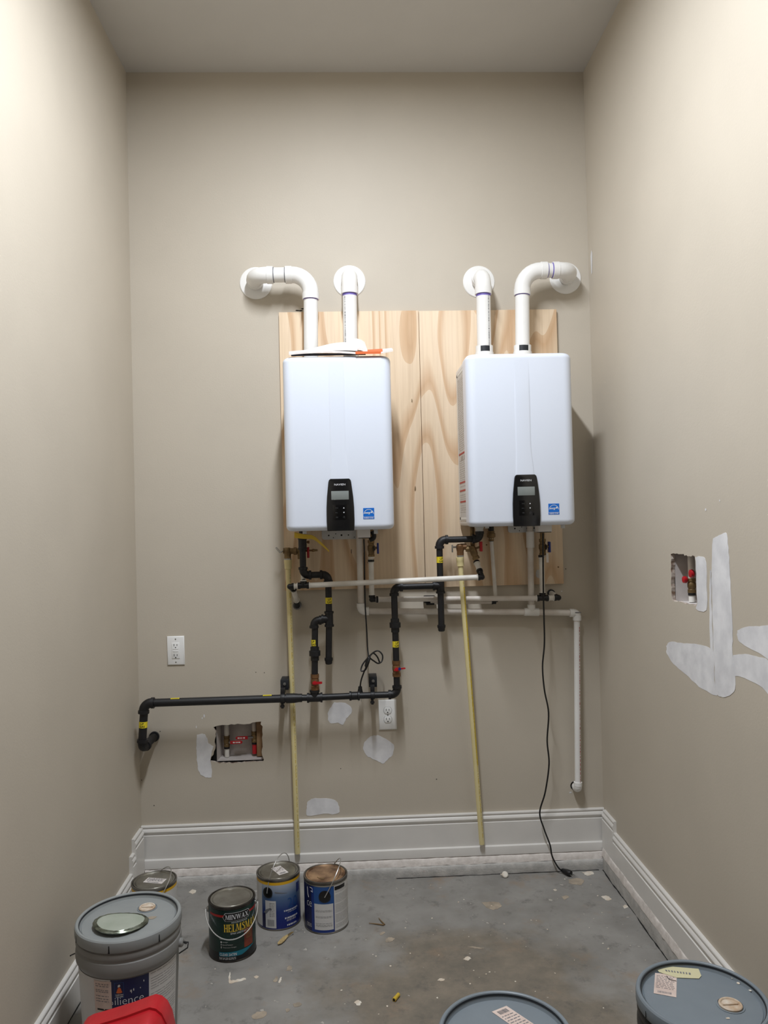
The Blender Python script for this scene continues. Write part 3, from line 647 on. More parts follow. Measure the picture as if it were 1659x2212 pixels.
def vent_bent(pxb, pyh, sgn, pxc, pxf, pyf, lab, cpx):
    f = at(pxf, pyf, 0); base = at(pxb, 760, YV); base.z = ZTOP
    c2 = V(f.x, YV, f.z)
    c1 = at(pxb if sgn<0 else pxb, pyh, YV); tilt = at(pxc, pyh, YV)
    c1 = V(c1.x, YV, (f.z))
    t = thing('vent_pipe', lab, 'vent pipe', base, 'white vent pipes on the heaters')
    up = U(base, c1); h = U(c1, c2)
    pipe(t, base, c1-up*.09, RV, 'pvc', 'pipe', 28)
    elbow(t, c1, -up, h, RV*1.13, .080, 'pvc', 1.06, .026, tail=.018)
    elbow(t, c2, -h, (0,1,0), RV*1.13, .060, 'pvc', 1.06, .026, tail=.012)
    pipe(t, c1+h*.09, c2-h*.07, RV*1.02, 'pvc', 'nipple')
    m1 = c1+h*.108; m2 = c2-h*.088
    ring(t, m1, h, RV*1.05, .004, 'purple' if sgn>0 else 'greyprint', 'joint_ring'); ring(t, m2, h, RV*1.05, .004, 'purple' if sgn>0 else 'greyprint', 'joint_ring')
    pipe(t, c2+V(0,.06,0), V(c2.x,-.002,c2.z), RV, 'pvc'); flange(t, V(c2.x,0,c2.z))
    ring(t, c1-up*.107, up, RV*1.035, .004, 'purple', 'primer_ring')
    base_collar(t, base, up)
    return t, base, c1, up
v1 = vent_bent(671, 594, -1, 600, 553, 612, 'white vent pipe bending sideways above the heater with the manual pouch', 0)
v2 = vent_straight(757, 755.5, 592, 754, 608, 'white vent pipe rising behind the crumpled bag straight into its wall flange')
v3 = vent_straight(1046, 1043.5, 592, 1034, 609, 'white vent pipe with a printed line turning straight into its wall flange')
v4 = vent_bent(1128, 584, 1, 1190, 1221, 601, 'white vent pipe with purple joint rings bending sideways to the wall corner', 0)
for (v,a_) in ((v2,2.4),(v3,-2.55)):
    t,b_,c_,up = v; dashes(t, b_+up*.06, c_-up*.10, RV, a_, 'greyprint', 'pipe_print', (.001,.006), .002, .0026)
# ------------------------------------------------------------------ black gas piping
YG = -.115; R1 = .0167; R34 = .0135
g = thing('gas_pipe', 'black iron gas piping with yellow tags branching up to both water heaters', 'gas pipe', at(330,1600,0))
def gl(c, ax, r, ang, name='gas_label', blank=False):      # yellow wrap tag with the words LP GAS
    ax = Vector(ax).normalized(); c = Vector(c); f0 = V(0,-1,0); f0 = (f0-ax*f0.dot(ax)).normalized(); b_ = f0.cross(ax)
    if abs(ax.x) > .7: f0, b_ = f0, b_
    if b_.x < 0: b_ = -b_
    H = .0255; fn = lambda off: (lambda s,v: c+ax*v+(f0*cos(s/r+ang)+b_*sin(s/r+ang))*(r+off))
    mb = MB(); rect2(mb, -r*2.3, -H/2, r*2.3, H/2, fn(.0006), 20); o = mb.build(name, M['yellow_tape'], g)
    tag(o, 'yellow tag lettered LP GAS')
    mb = MB(); text(mb,'LP',.0125,.0085,fn(.0010),0,.0055,bold=.02); text(mb,'GAS',.0205,.0085,fn(.0010),0,-.0060,bold=.02); mb.build('tag_lettering', M['black_print'], o, smooth=False)
G = lambda x,y,d=YG: at(x,y,d)
def cap(c, ax, r): 
    MB().lathe([(r*1.02,-.004),(r*1.30,-.004),(r*1.30,.006),(r*1.12,.010),(r*1.05,.020),(r*.8,.023)], c, ax, 20, True, True).build('end_cap', M['black_iron'], g)
def union(c, ax, r):
    MB().lathe([(r*1.02,-.030),(r*1.28,-.030),(r*1.28,-.010),(r*1.75,-.010),(r*1.75,.010),(r*1.35,.012),(r*1.35,.026),(r*1.02,.028)], c, ax, 8 if False else 20, True, True).build('union', M['black_iron'], g)
def valve(c, ax, r, hdir, kind):
    ax = Vector(ax).normalized(); c = Vector(c); hd = Vector(hdir)
    b_ = MB().lathe([(r*1.02,-.033),(r*1.30,-.033),(r*1.30,-.018),(r*1.12,-.015),(r*1.28,-.004),(r*1.28,.006),(r*1.12,.016),(r*1.30,.018),(r*1.30,.033),(r*1.02,.033)], c, ax, 14, True, True).build('valve_body', M['copper'], g)
    q = c+V(0,-r*1.3,0); mb = MB(); mb.cyl(c+V(0,-r,0), q+V(0,-.012,0), .005, seg=12)
    mb.lathe([(.004,0),(.0085,0),(.0085,.005),(.004,.005)], q+V(0,-.004,0), (0,-1,0), 14, True, True)
    if kind == 0: mb.prism([(-.010,-.004),(.006,-.005),(.026,-.0045),(.031,-.003),(.031,.005),(.026,.0055),(.006,.005),(-.010,.004)],0,1,lambda u,v,d:(q.x+u,q.y-.005-d*.003,q.z+v))
    else:
        mb.prism([(-.024,-.005),(-.006,-.0025),(.006,-.0005),(.022,.001),(.026,.004),(.022,.0075),(.006,.006),(-.006,.004),(-.024,0)],0,1,lambda u,v,d:(q.x+.012+u,q.y-.005-d*.003,q.z+v))
    mb.build('handle', M['red'], b_, angle=30)
    if kind: MB().lathe([(.002,0),(.006,0),(.006,.003),(.002,.003)], q+V(.012,-.009,.003), (0,-1,0), 14, True, True).build('handle_nut', M['blue'], b_)
# header
h0 = G(311,1519); h1 = G(858,1500); hx = U(h0,h1)
hb_ = G(307.5,1618); e_in = at(334,1601,0)
elbow(g, h0, (hb_-h0), hx, R1*1.18, .030, 'black_iron', 1.16, .012)
pipe(g, h0-V(0,0,.03), hb_+V(0,0,.03), R1, 'black_iron')
ew = V(e_in.x, -.010, hb_.z+.02)
elbow(g, hb_, (h0-hb_), (ew-hb_), R1*1.18, .028, 'black_iron', 1.18, .012)
pipe(g, hb_+U(hb_,ew)*.03, ew, R1, 'black_iron')
ring(g, ew+V(0,.004,0), (0,1,0), R1*1.3, .010, 'gasket', 'wall_sleeve')
rx = G(636,1508); tx = G(680,1507); cx_ = G(766,1503)
pipe(g, h0+hx*.03, rx-hx*.02, R1, 'black_iron')
MB().lathe([(R1*1.02,-.034),(R1*1.22,-.034),(R1*1.22,-.004),(R1*1.15,.006),(R34*1.3,.018),(R34*1.3,.032),(R34,.032)], rx, hx, 20, True, True).build('reducer', M['black_iron'], g)
pipe(g, rx+hx*.03, tx, R34, 'black_iron')
tee(g, tx, (hx,-hx,(0,0,1)), R34*1.3, .032, 'black_iron')
pipe(g, tx, cx_, R34, 'black_iron')
MB().lathe([(R34*1.02,-.022),(R34*1.45,-.022),(R34*1.45,-.014),(R34*1.25,-.012),(R34*1.25,.012),(R34*1.45,.014),(R34*1.45,.022),(R34,.022)], cx_, hx, 20, True, True).build('coupling', M['black_iron'], g)
pipe(g, cx_, h1-hx*.02, R34, 'black_iron')
# branch 1 to the first heater
b1 = G(680.5,1420); t1 = tx; e1 = G(680,1340); t2 = G(711,1337)
zv = (b1-t1).normalized(); up = V(0,0,1)
pipe(g, tx+up*.03, V(e1.x,YG,e1.z-.025), R34, 'black_iron')
valve(G(680.5,1473), up, R34, (1,0,0), 0); union(G(680,1411), up, R34)
elbow(g, V(tx.x*.5+e1.x*.5,YG,e1.z), (0,0,-1), (1,0,0), R34*1.22, .022, 'black_iron', 1.18, .010)
tee(g, t2, ((0,0,1),(0,0,-1),(-1,0,0)), R34*1.25, .032, 'black_iron')
cp_ = G(710,1423); pipe(g, t2, cp_, R34, 'black_iron'); cap(cp_, (0,0,-1), R34)
e2 = G(712,1241); e3 = G(655,1243); top1 = G(653,1150)
pipe(g, t2, V(t2.x,YG,e2.z-.02), R34, 'black_iron')
e2 = V(t2.x,YG,e2.z)
elbow(g, e2, (0,0,-1), (-1,0,0), R34*1.22, .024, 'black_iron', 1.18, .010)
e3 = V(e3.x,YG,e2.z); pipe(g, e2-V(.024,0,0), e3+V(.024,0,0), R34, 'black_iron')
elbow(g, e3, (1,0,0), (0,0,1), R34*1.22, .024, 'black_iron', 1.18, .010)
pipe(g, e3+V(0,0,.024), V(e3.x,YG,HZ0+.0035), R34, 'black_iron')
MB().lathe([(R34*1.02,-.026),(R34*1.42,-.026),(R34*1.42,-.018),(R34*1.3,-.016),(R34*1.3,.016),(R34*1.42,.018),(R34*1.42,.026),(R34,.026)], V(e3.x,YG,G(653,1174).z), up, 20, True, True).build('coupling', M['black_iron'], g)
# branch 2 to the other heater
ec = V(h1.x,YG,h1.z); elbow(g, ec, -hx, (0,0,1), R34*1.25, .026, 'black_iron', 1.18, .011)
e4 = G(851,1268); v2_ = V(ec.x*.7+e4.x*.3,YG,0); topx = (ec.x*.65+e4.x*.35)
pA = ec+V(0,0,.026); pB = V(e4.x,YG,e4.z-.022); pipe(g, pA, pB, R34, 'black_iron'); dz2 = U(pA,pB)
on = lambda y: pA.lerp(pB, (G(855,y).z-pA.z)/(pB.z-pA.z))
valve(on(1444), dz2, R34, (1,0,0), 1); union(on(1350), dz2, R34)
t5 = G(951.5,1270); e4 = V(e4.x,YG,e4.z)
elbow(g, e4, (0,0,-1), (1,0,0), R34*1.25, .026, 'black_iron', 1.18, .011)
pipe(g, e4+V(.026,0,0), V(t5.x,YG,e4.z), R34, 'black_iron'); t5 = V(t5.x,YG,e4.z)
tee(g, t5, ((0,0,1),(0,0,-1),(-1,0,0)), R34*1.25, .032, 'black_iron')
cp2 = V(t5.x,YG,G(952,1352).z); pipe(g, t5, cp2, R34, 'black_iron'); cap(cp2, (0,0,-1), R34)
e6 = V(t5.x,YG,G(955,1166).z); pipe(g, t5, e6-V(0,0,.02), R34, 'black_iron')
elbow(g, e6, (0,0,-1), (1,0,0), R34*1.25, .026, 'black_iron', 1.18, .011)
e7 = V(G(1036,1164).x,YG,e6.z); pipe(g, e6+V(.026,0,0), e7-V(.022,0,0), R34, 'black_iron')
elbow(g, e7, (-1,0,0), (0,0,1), R34*1.3, .022, 'black_iron', 1.12, .010)
pipe(g, e7+V(0,0,.02), V(e7.x,YG,HZ0+.0035), R34*1.25, 'galv', 'gas_inlet')
MB().lathe([(.0135,0),(.020,0),(.020,.006),(.0135,.006)], V(e7.x,YG,HZ0-.008), up, 20, True, True).build('inlet_nut', M['galv'], g)
# tags
_a = h0.lerp(hb_,.46); gl(_a, U(hb_,h0), R1, .0); gl(V(t2.x,YG,G(710,1297).z), up, R34, .28); gl(V((tx.x+e1.x)/2,YG,G(680,1388).z), up, R34, -.40)
gl(on(1391), dz2, R34, .42); gl(V(t5.x,YG,G(951,1209).z), up, R34, .40)
for px in (378,576):
    f_ = (px-311)/(858-311); c_ = h0.lerp(h1,f_); mb = MB()
    a0 = 1.05; fn = lambda s,v: c_+hx*v+(V(0,-1,0)*cos(s)+V(0,0,1)*sin(s))*(R1+.0006)
    rect2(mb, a0, -.018, a0+1.5, .018, fn, 10); o = mb.build('gas_label', M['yellow_tape'], g); tag(o, 'yellow tag seen edge-on along the top')
    mb = MB(); 
    for k in range(6): rect2(mb, a0+.1, -.014+k*.005, a0+.3, -.012+k*.005, lambda s,v: c_+hx*v+(V(0,-1,0)*cos(s)+V(0,0,1)*sin(s))*(R1+.001))
    mb.build('tag_lettering', M['black_print'], o, smooth=False)
# clamps on struts
def clamp(px, py0, py1, pyh, r, lab, pr=0):
    p = at(px,py0,-.001); q = at(px,py1,-.001); c = G(pr or px,pyh); f_ = (c.x-h0.x)/(h1.x-h0.x); c = h0.lerp(h1,f_)
    t = thing('pipe_clamp', lab, 'pipe clamp', V(p.x,0,(p.z+q.z)/2), 'strut clamps holding the gas pipe')
    MB().box((p.x-.017,-.078,c.z+.026),(p.x+.017,-.0005,c.z+.070)).build('strut_arm', M['gasket'], t, bevel=.002)
    mb = MB(); mb.box((c.x-.009,YG-.004,c.z+r*1.07),(c.x+.009,-.070,c.z+.040)); mb.lathe([(r*1.04,-.009),(r*1.24,-.009),(r*1.24,.009),(r*1.04,.009),(r*1.04,-.009)], c, hx, 24); mb.build('clamp_ring', M['black_iron'], t, bevel=.0008)
    mb = MB(); mb.cyl(c+V(-.002,-.004,-r*1.1), c+V(-.002,-.004,-r*1.1-.022), .006, seg=10); mb.cyl(c+V(-.002,-.004,-r*1.1-.010), c+V(-.002,-.004,-r*1.1-.017), .010, seg=6); mb.build('clamp_bolt', M['black_iron'], t)
    MB().lathe([(.001,0),(.007,0),(.006,.004),(.001,.005)], V(p.x+.001,-.0782,c.z+.052), (0,-1,0), 12, True, True).build('screw', M['steel'], t)
clamp(618,1478,1500,1510,R1,'dark strut clamp holding the gas header beside the yellow drain pipe', 611)
clamp(805,1477,1500,1503,R34,'dark strut clamp holding the gas header above the duplex outlet')

# ------------------------------------------------------------------ water lines in white PEX
RP = .0111
def crimp(t, c, d, n=2, r=RP*1.16):
    d = Vector(d).normalized()
    MB().lathe([(r*.95,-.0085),(r*1.07,-.0085),(r*1.07,.0010),(r*.95,.0010)], c, d, 18, True, True).build('crimp_ring', M['crimp'], t)
    MB().lathe([(r*.9,.0015),(r*1.10,.0015),(r*1.10,.0045),(r*.9,.0045)], Vector(c), d, 18, True, True).build('fitting_lip', M['pex'], t)
YU = -.165
t = thing('water_line', 'white water pipe running in front of the black pipes under the plywood', 'water pipe', at(640,1308,0))
pl = at(626,1267,YU); pt = at(655.5,1265,YU); pr_ = at(1041,1246.5,YU); ux = U(pl,pr_)
pipe(t, pt+ux*.022, pr_-ux*.014, RP, 'pex'); pipe(t, pl+ux*.012, pt-ux*.02, RP, 'pex')
tee(t, pt, (ux,-ux,(0,0,1)), RP*1.0, .018, 'black_fit', 1.12, .006); crimp(t, pt+ux*.022, ux); crimp(t, pt-ux*.022, -ux)
mb = MB(); mb.sphere(pl, RP*1.05, 10); mb.cyl(pl, pl+ux*.014, RP); mb.cyl(pl, pl+V(.008,.020,-.010), RP); mb.build('elbow', M['black_fit'], t, angle=60); crimp(t, pl+ux*.016, ux)
q0 = at(633.5,1271,-.145); q1 = at(640.5,1297,-.05); pipe(t, q0, q1, RP, 'pex'); crimp(t, q0.lerp(q1,.06), U(q0,q1))
wq = at(642,1308,-.032); mb = MB(); mb.cyl(q1, wq, RP*1.2); mb.sphere(wq, RP*1.25, 10); mb.cyl(wq, V(wq.x,-.001,wq.z), RP*1.5); mb.build('wall_elbow', M['black_fit'], t, angle=60); crimp(t, q1, U(q1,q0))
MB().lathe([(RP*1.1,0),(RP*1.6,0),(RP*1.6,.003),(RP*1.1,.003)], V(wq.x,wq.y-.003,wq.z), (0,-1,0), 18, True, True).build('fitting_lip', M['greyprint'], t)
u1 = at(655.5,1256,-.072); pipe(t, pt+V(0,0,.014), u1, RP*.95, 'black_fit', 'riser'); pipe(t, u1+V(0,0,-.006), at(653,1204,-.072), RP*.9, 'pex', 'riser'); crimp(t, pt+V(0,0,.018), (0,0,1))
mb = MB(); mb.sphere(pr_, RP*1.1, 10); mb.cyl(pr_, pr_-ux*.012, RP*1.02); r0 = at(1036,1233,YU+.02); mb.cyl(pr_, r0, RP*1.02); mb.build('elbow', M['black_fit'], t, angle=60); crimp(t, pr_-ux*.016, -ux)
r1 = at(1030,1216,-.113); pipe(t, r0, r1, RP, 'pex', 'riser'); crimp(t, r0.lerp(r1,.05), U(r0,r1)); crimp(t, r1.lerp(r0,.03), U(r1,r0))

YL = -.065
t = thing('water_line', 'smudged white water pipe with black tee fittings just below the plywood', 'water pipe', at(1190,1280,0))
p0 = at(803.5,1295,YL); p1 = at(1172,1292,YL); p2 = at(1206,1291,YL); ux = U(p0,p2)
pipe(t, p0+ux*.016, p1-ux*.02, RP, 'pvc_old'); pipe(t, p1+ux*.02, p2-ux*.012, RP, 'pex')
mb = MB(); mb.sphere(p0, RP*1.1, 10); mb.cyl(p0, p0+ux*.016, RP); mb.cyl(p0, p0+V(0,0,.018), RP); mb.build('elbow', M['black_fit'], t, angle=60); crimp(t, p0+ux*.026, ux); crimp(t, p0+V(0,0,.018), (0,0,1))
a1 = at(803,1213,YL); a9 = at(803,1207,YL); pipe(t, p0+V(0,0,.016), V(p0.x,YL,a9.z), RP, 'pex', 'riser'); crimp(t, V(p0.x,YL,a1.z), (0,0,-1))
tee(t, p1, (ux,-ux,(0,0,1)), RP*1.05, .019, 'black_fit', 1.12, .006); crimp(t, p1-ux*.024, -ux); crimp(t, p1+ux*.024, ux); crimp(t, p1+V(0,0,.022), (0,0,1))
a2 = at(1171,1203,YL); pipe(t, p1+V(0,0,.018), V(p1.x,YL,a2.z), RP, 'pex', 'riser'); crimp(t, V(p1.x,YL,a2.z), (0,0,-1))
mb = MB(); mb.sphere(p2, RP*1.15, 10); mb.cyl(p2, p2-ux*.014, RP*1.02); w2 = at(1190,1281,0); w2 = V(w2.x,-.001,w2.z); d_ = U(p2,w2); mb.cyl(p2, p2+d_*.02, RP*1.02); mb.build('elbow', M['black_fit'], t, angle=60); crimp(t, p2-ux*.018, -ux)
pipe(t, p2+d_*.018, w2+V(0,-.004,0), RP, 'pex', 'wall_stub'); ring(t, w2+V(0,-.004,0), (0,1,0), RP*1.5, .007, 'gasket', 'wall_sleeve')
dashes(t, p0+ux*.12, p1-ux*.05, RP, .9, 'greyprint', 'pipe_print', (.002,.01), .004, .0008)

t = thing('return_line', 'thin white return pipe hidden behind the smudged water pipe', 'water pipe', at(930,1296,0))
Y2 = -.040; k0 = at(930,1301.5,Y2); k1 = at(1071,1300,Y2); ux = U(k0,k1); RR = .0085
pipe(t, k0, k1-ux*.015, RR, 'pvc_old'); kk = V(k1.x,Y2,k1.z)
tee(t, k1, (-ux,(0,0,1)), RR*1.15, .018, 'black_fit', 1.1, .005)
up1 = at(1061,1162,Y2-.012); pipe(t, k1+V(0,0,.016), up1, RR, 'pex', 'riser'); crimp(t, k1+V(0,0,.02), (0,0,1), r=RR*1.15)
MB().lathe([(RR*1.1,-.012),(RR*1.4,-.012),(RR*1.4,.0),(RR*2.2,.004),(RR*2.2,.020),(RR*1.8,.022),(RR*1.8,.030)], up1, (0,0,1), 8, True, True).build('brass_adapter', M['brass'], t); crimp(t, up1-V(0,0,.006), (0,0,1), r=RR*1.2)
MB().cyl(up1+V(0,0,.022), V(up1.x,up1.y,HZ0+.0035), RR*1.5).build('heater_nipple', M['black_fit'], t)
kf = k0+V(0,.019,.012); mb = MB(); mb.lathe([(RP*1.0,-.03),(RP*1.5,-.026),(RP*1.5,.020),(RP*1.0,.024)], kf, ux, 18, True, True); mb.sphere(kf+V(-.014,0,0), RP*1.6, 9); mb.cyl(kf, V(kf.x,-.001,kf.z), RP*1.3); mb.build('wall_elbow', M['black_fit'], t, angle=60)
MB().box((k0.x-.02,Y2-.010,k0.z-.010),(k0.x+.016,Y2+.014,k0.z-.002)).build('fitting_clip', M['black_fit'], t, bevel=.002)

# condensate drain in PVC
t = thing('condensate_drain', 'white condensate pipe linking both heaters and dropping down the wall near the corner', 'drain pipe', at(1240,1706,0))
YC = -.040; RC = .0134
c0 = at(780,1320,YC); cA = at(780,1158,YC); c1 = at(1148,1322,YC); c2 = at(1246,1324,YC); c3 = at(1248.5,1704,YC); ux = U(c0,c2)
pipe(t, V(c0.x,YC,HZ0+.0035), c0+V(0,0,.02), RC, 'pvc_old'); elbow(t, c0, (0,0,1), ux, RC*1.28, .016, 'pvc', 1.06, .018, tail=.018)
pipe(t, c0+ux*.03, c1, RC, 'pvc_old'); tee(t, c1, (ux,-ux,(0,0,1)), RC*1.28, .032, 'pvc', 1.0, .004)
pipe(t, c1, c2-ux*.02, RC, 'pvc_old'); pipe(t, c1, V(at(1145,1140,YC).x,YC,HZ0+.0035), RC, 'pvc_old'); 
zc_ = at(1146,1168,YC); MB().lathe([(RC,-.03),(RC*1.3,-.03),(RC*1.3,.04),(RC,.04)], V(at(1145,1150,YC).x,YC,zc_.z), (0,0,1), 20, True, True).build('coupling', M['pvc'], t)
elbow(t, c2, -ux, (0,0,-1), RC*1.28, .014, 'pvc', 1.06, .018, tail=.016)
dv = U(c2,c3); pipe(t, c2+dv*.03, c3-dv*.02, RC, 'pvc')
cw = V(c3.x,-.003,c3.z); elbow(t, c3, -dv, (0,1,0), RC*1.28, .014, 'pvc', 1.06, .016, tail=.012); pipe(t, c3+V(0,.03,0), cw, RC, 'pvc')
mb = MB(); mb.lathe([(RC*1.02,0),(RC*1.45,.0008)], V(c3.x-.003,-.0006,c3.z+.001), (0,-1,0), 20); mb.build('wall_gap', M['dark'], t)
dashes(t, c2+dv*.06, c3-dv*.03, RC, 2.55, 'red_print', 'pipe_print', (.002,.012), .004, .0018)
dashes(t, c0+ux*.05, c1-ux*.05, RC, -.2, 'red_print', 'pipe_print', (.001,.007), .005, .0010)
mb = MB(); q = c2+V(.002,-RC*1.36,.004); mb.box((q.x-.014,q.y,q.z-.002),(q.x+.012,q.y+.001,q.z+.002)); mb.build('moulded_mark', M['greyprint'], t)

# relief drains in yellow CPVC
def relief(x0,y0,x1,y1,ya_,yb_,lab,ang):
    a_ = at(x0,y0,ya_); b_ = at(x1,y1,yb_); d_ = U(a_,b_)
    t = thing('relief_drain', lab, 'drain pipe', b_, 'yellow relief drain pipes')
    pipe(t, a_, b_, .0112, 'cpvc', 'pipe', 24); MB().lathe([(.0113,0),(.0165,0),(.0165,.016),(.0155,.018),(.0155,.038),(.0113,.040)], a_-d_*.004, d_, 24, True, True).build('adapter', M['cpvc'], t)
    MB().cyl(b_, b_+d_*.0004, .0095).build('open_end', M['dark'], t)
    if ang[0] is not None:
        up_ = V(0,1,0); e_ = (up_-d_*up_.dot(d_)).normalized(); q_ = d_.cross(e_); mb = MB()
        rect2(mb, ang[0], 0, ang[1], 1, lambda s,v: a_.lerp(b_,.1+.62*v)+(e_*cos(s)+q_*sin(s))*.0116, 4); mb.build('yellow_stripe', M['cpvc_line'], t)
    dashes(t, a_+d_*.06, b_-d_*.03, .0112, ang[2], 'greyprint', 'pipe_print', (.001,.009), .006, .0007)
    dashes(t, a_+d_*.10, b_-d_*.03, .0112, ang[2]+.25, 'cpvc_line', 'pipe_print', (.004,.03), .006, .0012)
    return t
relief(622,1211,643,1843,-.078,-.040,'pale yellow relief drain running down behind the black gas header',(None,None,2.5))
relief(993.5,1205,1041,1823,-.104,-.040,'slanting yellow relief drain with a bright stripe between heater and baseboard',(2.2,2.75,2.5))

# brass service valves
def svalve(lab, loc): return thing('service_valve', lab, 'valve', loc, 'brass service valves under the heaters')
# hot, first heater
c = at(652,1190,-.078); j = at(621,1190,-.078)
t = svalve('brass service valve with a red lever and a ring pull behind the gas riser', c)
mb = MB(); mb.lathe([(.012,-.03),(.017,-.03),(.017,.012),(.012,.016)], V(c.x-.002,-.078,c.z-.004), (0,0,1), 12, True, True); mb.lathe([(.012,0),(.0155,0),(.0155,.012),(.0115,.014),(.0115,.020),(.016,.022),(.016,.034)], c, (-1,0,0), 8, True, True); mb.cyl(V(c.x,-.078,c.z-.03), V(c.x,-.078,HZ0+.0035), .010, seg=12); vb = mb.build('valve_body', M['brass'], t)
mb = MB(); mb.lathe([(.006,-.036),(.0145,-.036),(.0150,-.028),(.0145,-.022),(.017,-.008),(.017,.004),(.013,.010),(.010,.012)], V(j.x,j.y,j.z+.002), (0,0,1), 14, True, True); mb.cyl(j, c+V(-.03,0,0), .0125, seg=12); mb.cyl(j, j+V(-.018,0,.001), .0125, seg=8); mb.build('relief_valve', M['brass'], t)
MB().lathe([(.012,-.048),(.0155,-.048),(.0155,-.034),(.012,-.034)], V(j.x,j.y,j.z+.002), (0,0,1), 8, True, True).build('steel_nut', M['steel'], t)
MB().cyl(j+V(-.016,0,.001), at(606,1193,-.086), .003, seg=8).build('pull_stem', M['steel'], t)
r0 = at(606,1193,-.088); rl = at(597,1182,-.092); MB().tube([r0, r0.lerp(rl,.5)+V(-.001,0,.002), rl, rl+V(-.003,0,-.002), rl+V(-.001,0,-.006), r0+V(-.003,0,-.003), r0+V(.0,0,-.003)], .0014, 8).build('ring_pull', M['steel'], t)
q = at(665,1194,-.085); MB().cyl(c, V(q.x,-.080,c.z), .0045, seg=8).build('lever_stem', M['brass'], t); MB().box((q.x-.003,-.097,q.z-.022),(q.x+.006,-.067,q.z+.024)).build('lever', M['red'], t, bevel=.002)
q = at(676,1189,-.078); MB().cyl(V(c.x,-.078,q.z), q, .004, seg=10).build('port_stem', M['brass'], t); MB().lathe([(.004,-.02),(.005,-.008),(.007,0),(.004,.006)], q, (-1,0,0), 10, True, True).build('drain_port', M['brass'], t)
q = at(666,1171,-.075); MB().cyl(V(c.x,-.075,q.z), q, .0035, seg=8).build('port_stem', M['brass'], t); MB().cyl(q+V(0,0,-.006), q+V(0,0,.006), .005, seg=8).build('drain_cap', M['copper'], t)
# hot, other heater
c = at(1026,1182,-.104); j = at(994,1182,-.104)
t = svalve('brass service valve with a red lever beneath the black gas elbow', c)
mb = MB(); d_ = U(at(1019,1184,-.104), at(1029,1210,-.106)); mb.lathe([(.014,-.012),(.0155,0),(.0155,.022),(.013,.026),(.013,.032),(.0155,.033),(.0155,.044)], at(1021,1187,-.104), d_, 12, True, True)
mb.lathe([(.012,0),(.0155,0),(.0155,.012),(.0125,.014),(.0125,.034)], at(1023,1185,-.104), (-1,0,0), 8, True, True); mb.cyl(at(1021,1187,-.080), V(at(1021,1187,-.080).x,-.080,HZ0+.0035), .010, seg=12); mb.cyl(at(1021,1187,-.080), at(1021,1187,-.104), .012, seg=12); mb.build('valve_body', M['brass'], t)
mb = MB(); mb.lathe([(.006,-.036),(.0145,-.036),(.0150,-.028),(.0145,-.022),(.0175,-.008),(.0175,.004),(.013,.010),(.010,.012)], V(j.x,j.y,j.z+.002), (0,0,1), 14, True, True); mb.cyl(j+V(0,0,.002), j+V(.026,0,.002), .0135, seg=8); mb.cyl(j, j+V(-.014,0,.001), .012, seg=8); mb.build('relief_valve', M['copper'], t)
MB().lathe([(.011,-.052),(.0145,-.052),(.0145,-.036),(.011,-.036)], V(j.x,j.y,j.z+.002), (0,0,1), 8, True, True).build('steel_nut', M['steel'], t)
q = at(977,1184,-.112); MB().cyl(j+V(-.012,0,.001), V(q.x,q.y,j.z+.001), .004, seg=8).build('pull_stem', M['steel'], t); MB().box((q.x-.003,q.y-.004,q.z-.018),(q.x+.003,q.y+.004,q.z+.014)).build('relief_lever', M['steel'], t, bevel=.001)
q = at(1038,1181,-.105); MB().cyl(at(1021,1187,-.104), q, .0045, seg=8).build('lever_stem', M['brass'], t); MB().box((q.x-.004,-.118,q.z-.020),(q.x+.007,-.088,q.z+.022)).build('lever', M['red'], t, bevel=.002)
# cold valves
def cold(px, py, lab, tagged):
    c = at(px,py,YL); c.z += .002; t = svalve(lab, c)
    mb = MB(); mb.lathe([(.011,-.034),(.0145,-.034),(.0145,-.026),(.0125,-.024),(.0135,-.012),(.0165,-.006),(.0165,.010),(.012,.016),(.012,.022),(.0145,.024),(.0145,.036)], c, (0,0,1), 14, True, True); mb.cyl(c+V(0,0,.03), V(c.x,c.y,HZ0+.0035), .010, seg=12)
    mb.lathe([(.009,0),(.010,.014),(.007,.018)], c, (1,-.3,0), 10, True, True); mb.build('valve_body', M['brass'], t)
    q = at(px+14,py-1,YL-.015); MB().box((q.x-.0035,YL-.03,q.z-.022),(q.x+.0045,YL,q.z+.024)).build('lever', M['blue'], t, bevel=.002)
    MB().cyl(c+V(.012,-.018,.004), c+V(.026,-.02,.003), .005, seg=10).build('stem_nut', M['brass'], t); MB().tube([c+V(.010,-.022,.012), c+V(.012,-.024,.0), c+V(.010,-.024,-.010)], .0025, 8).build('lever_stop', M['cord'], t)
    MB().cyl(c+V(0,0,-.036), c+V(0,0,-.041), .0125, seg=18).build('white_washer', M['pex'], t)
    if tagged:
        p = at(1182,1200,YL-.025); mb = MB(); mb.box((p.x-.004,p.y,p.z-.030),(p.x+.006,p.y+.001,p.z+.010)); tag(mb.build('paper_tag', M['paper'], t, smooth=False), 'white paper tag')
    return t
cold(802,1186,'brass service valve with a blue lever beside the short hanging cord', False)
cold(1172,1183,'brass service valve with a blue lever and a white paper tag', True)
p = at(1163,1240,-.0183); mb = MB(); poly2(mb, rpoly(p.x,p.z,9,.017,.2,.7,1.2), lambda u,v:(u,-.0187,v)); o = mb.build('smudged_stamp', M['greyprint'], PLY2, smooth=False); o.data.materials[0] = M['labgrey']
# elbow of black hose by the first heater's cable box
t = thing('black_hose', 'short black hose elbow beside the white cable box under the heater', 'hose', at(806,1152,-.2))
mb = MB(); mb.tube(smoothpts([at(804,1147,-.17), at(808,1156,-.17), at(806,1163,-.17), at(798,1166,-.17)],4), .010, 12); mb.build('hose_elbow', M['cord'], t)

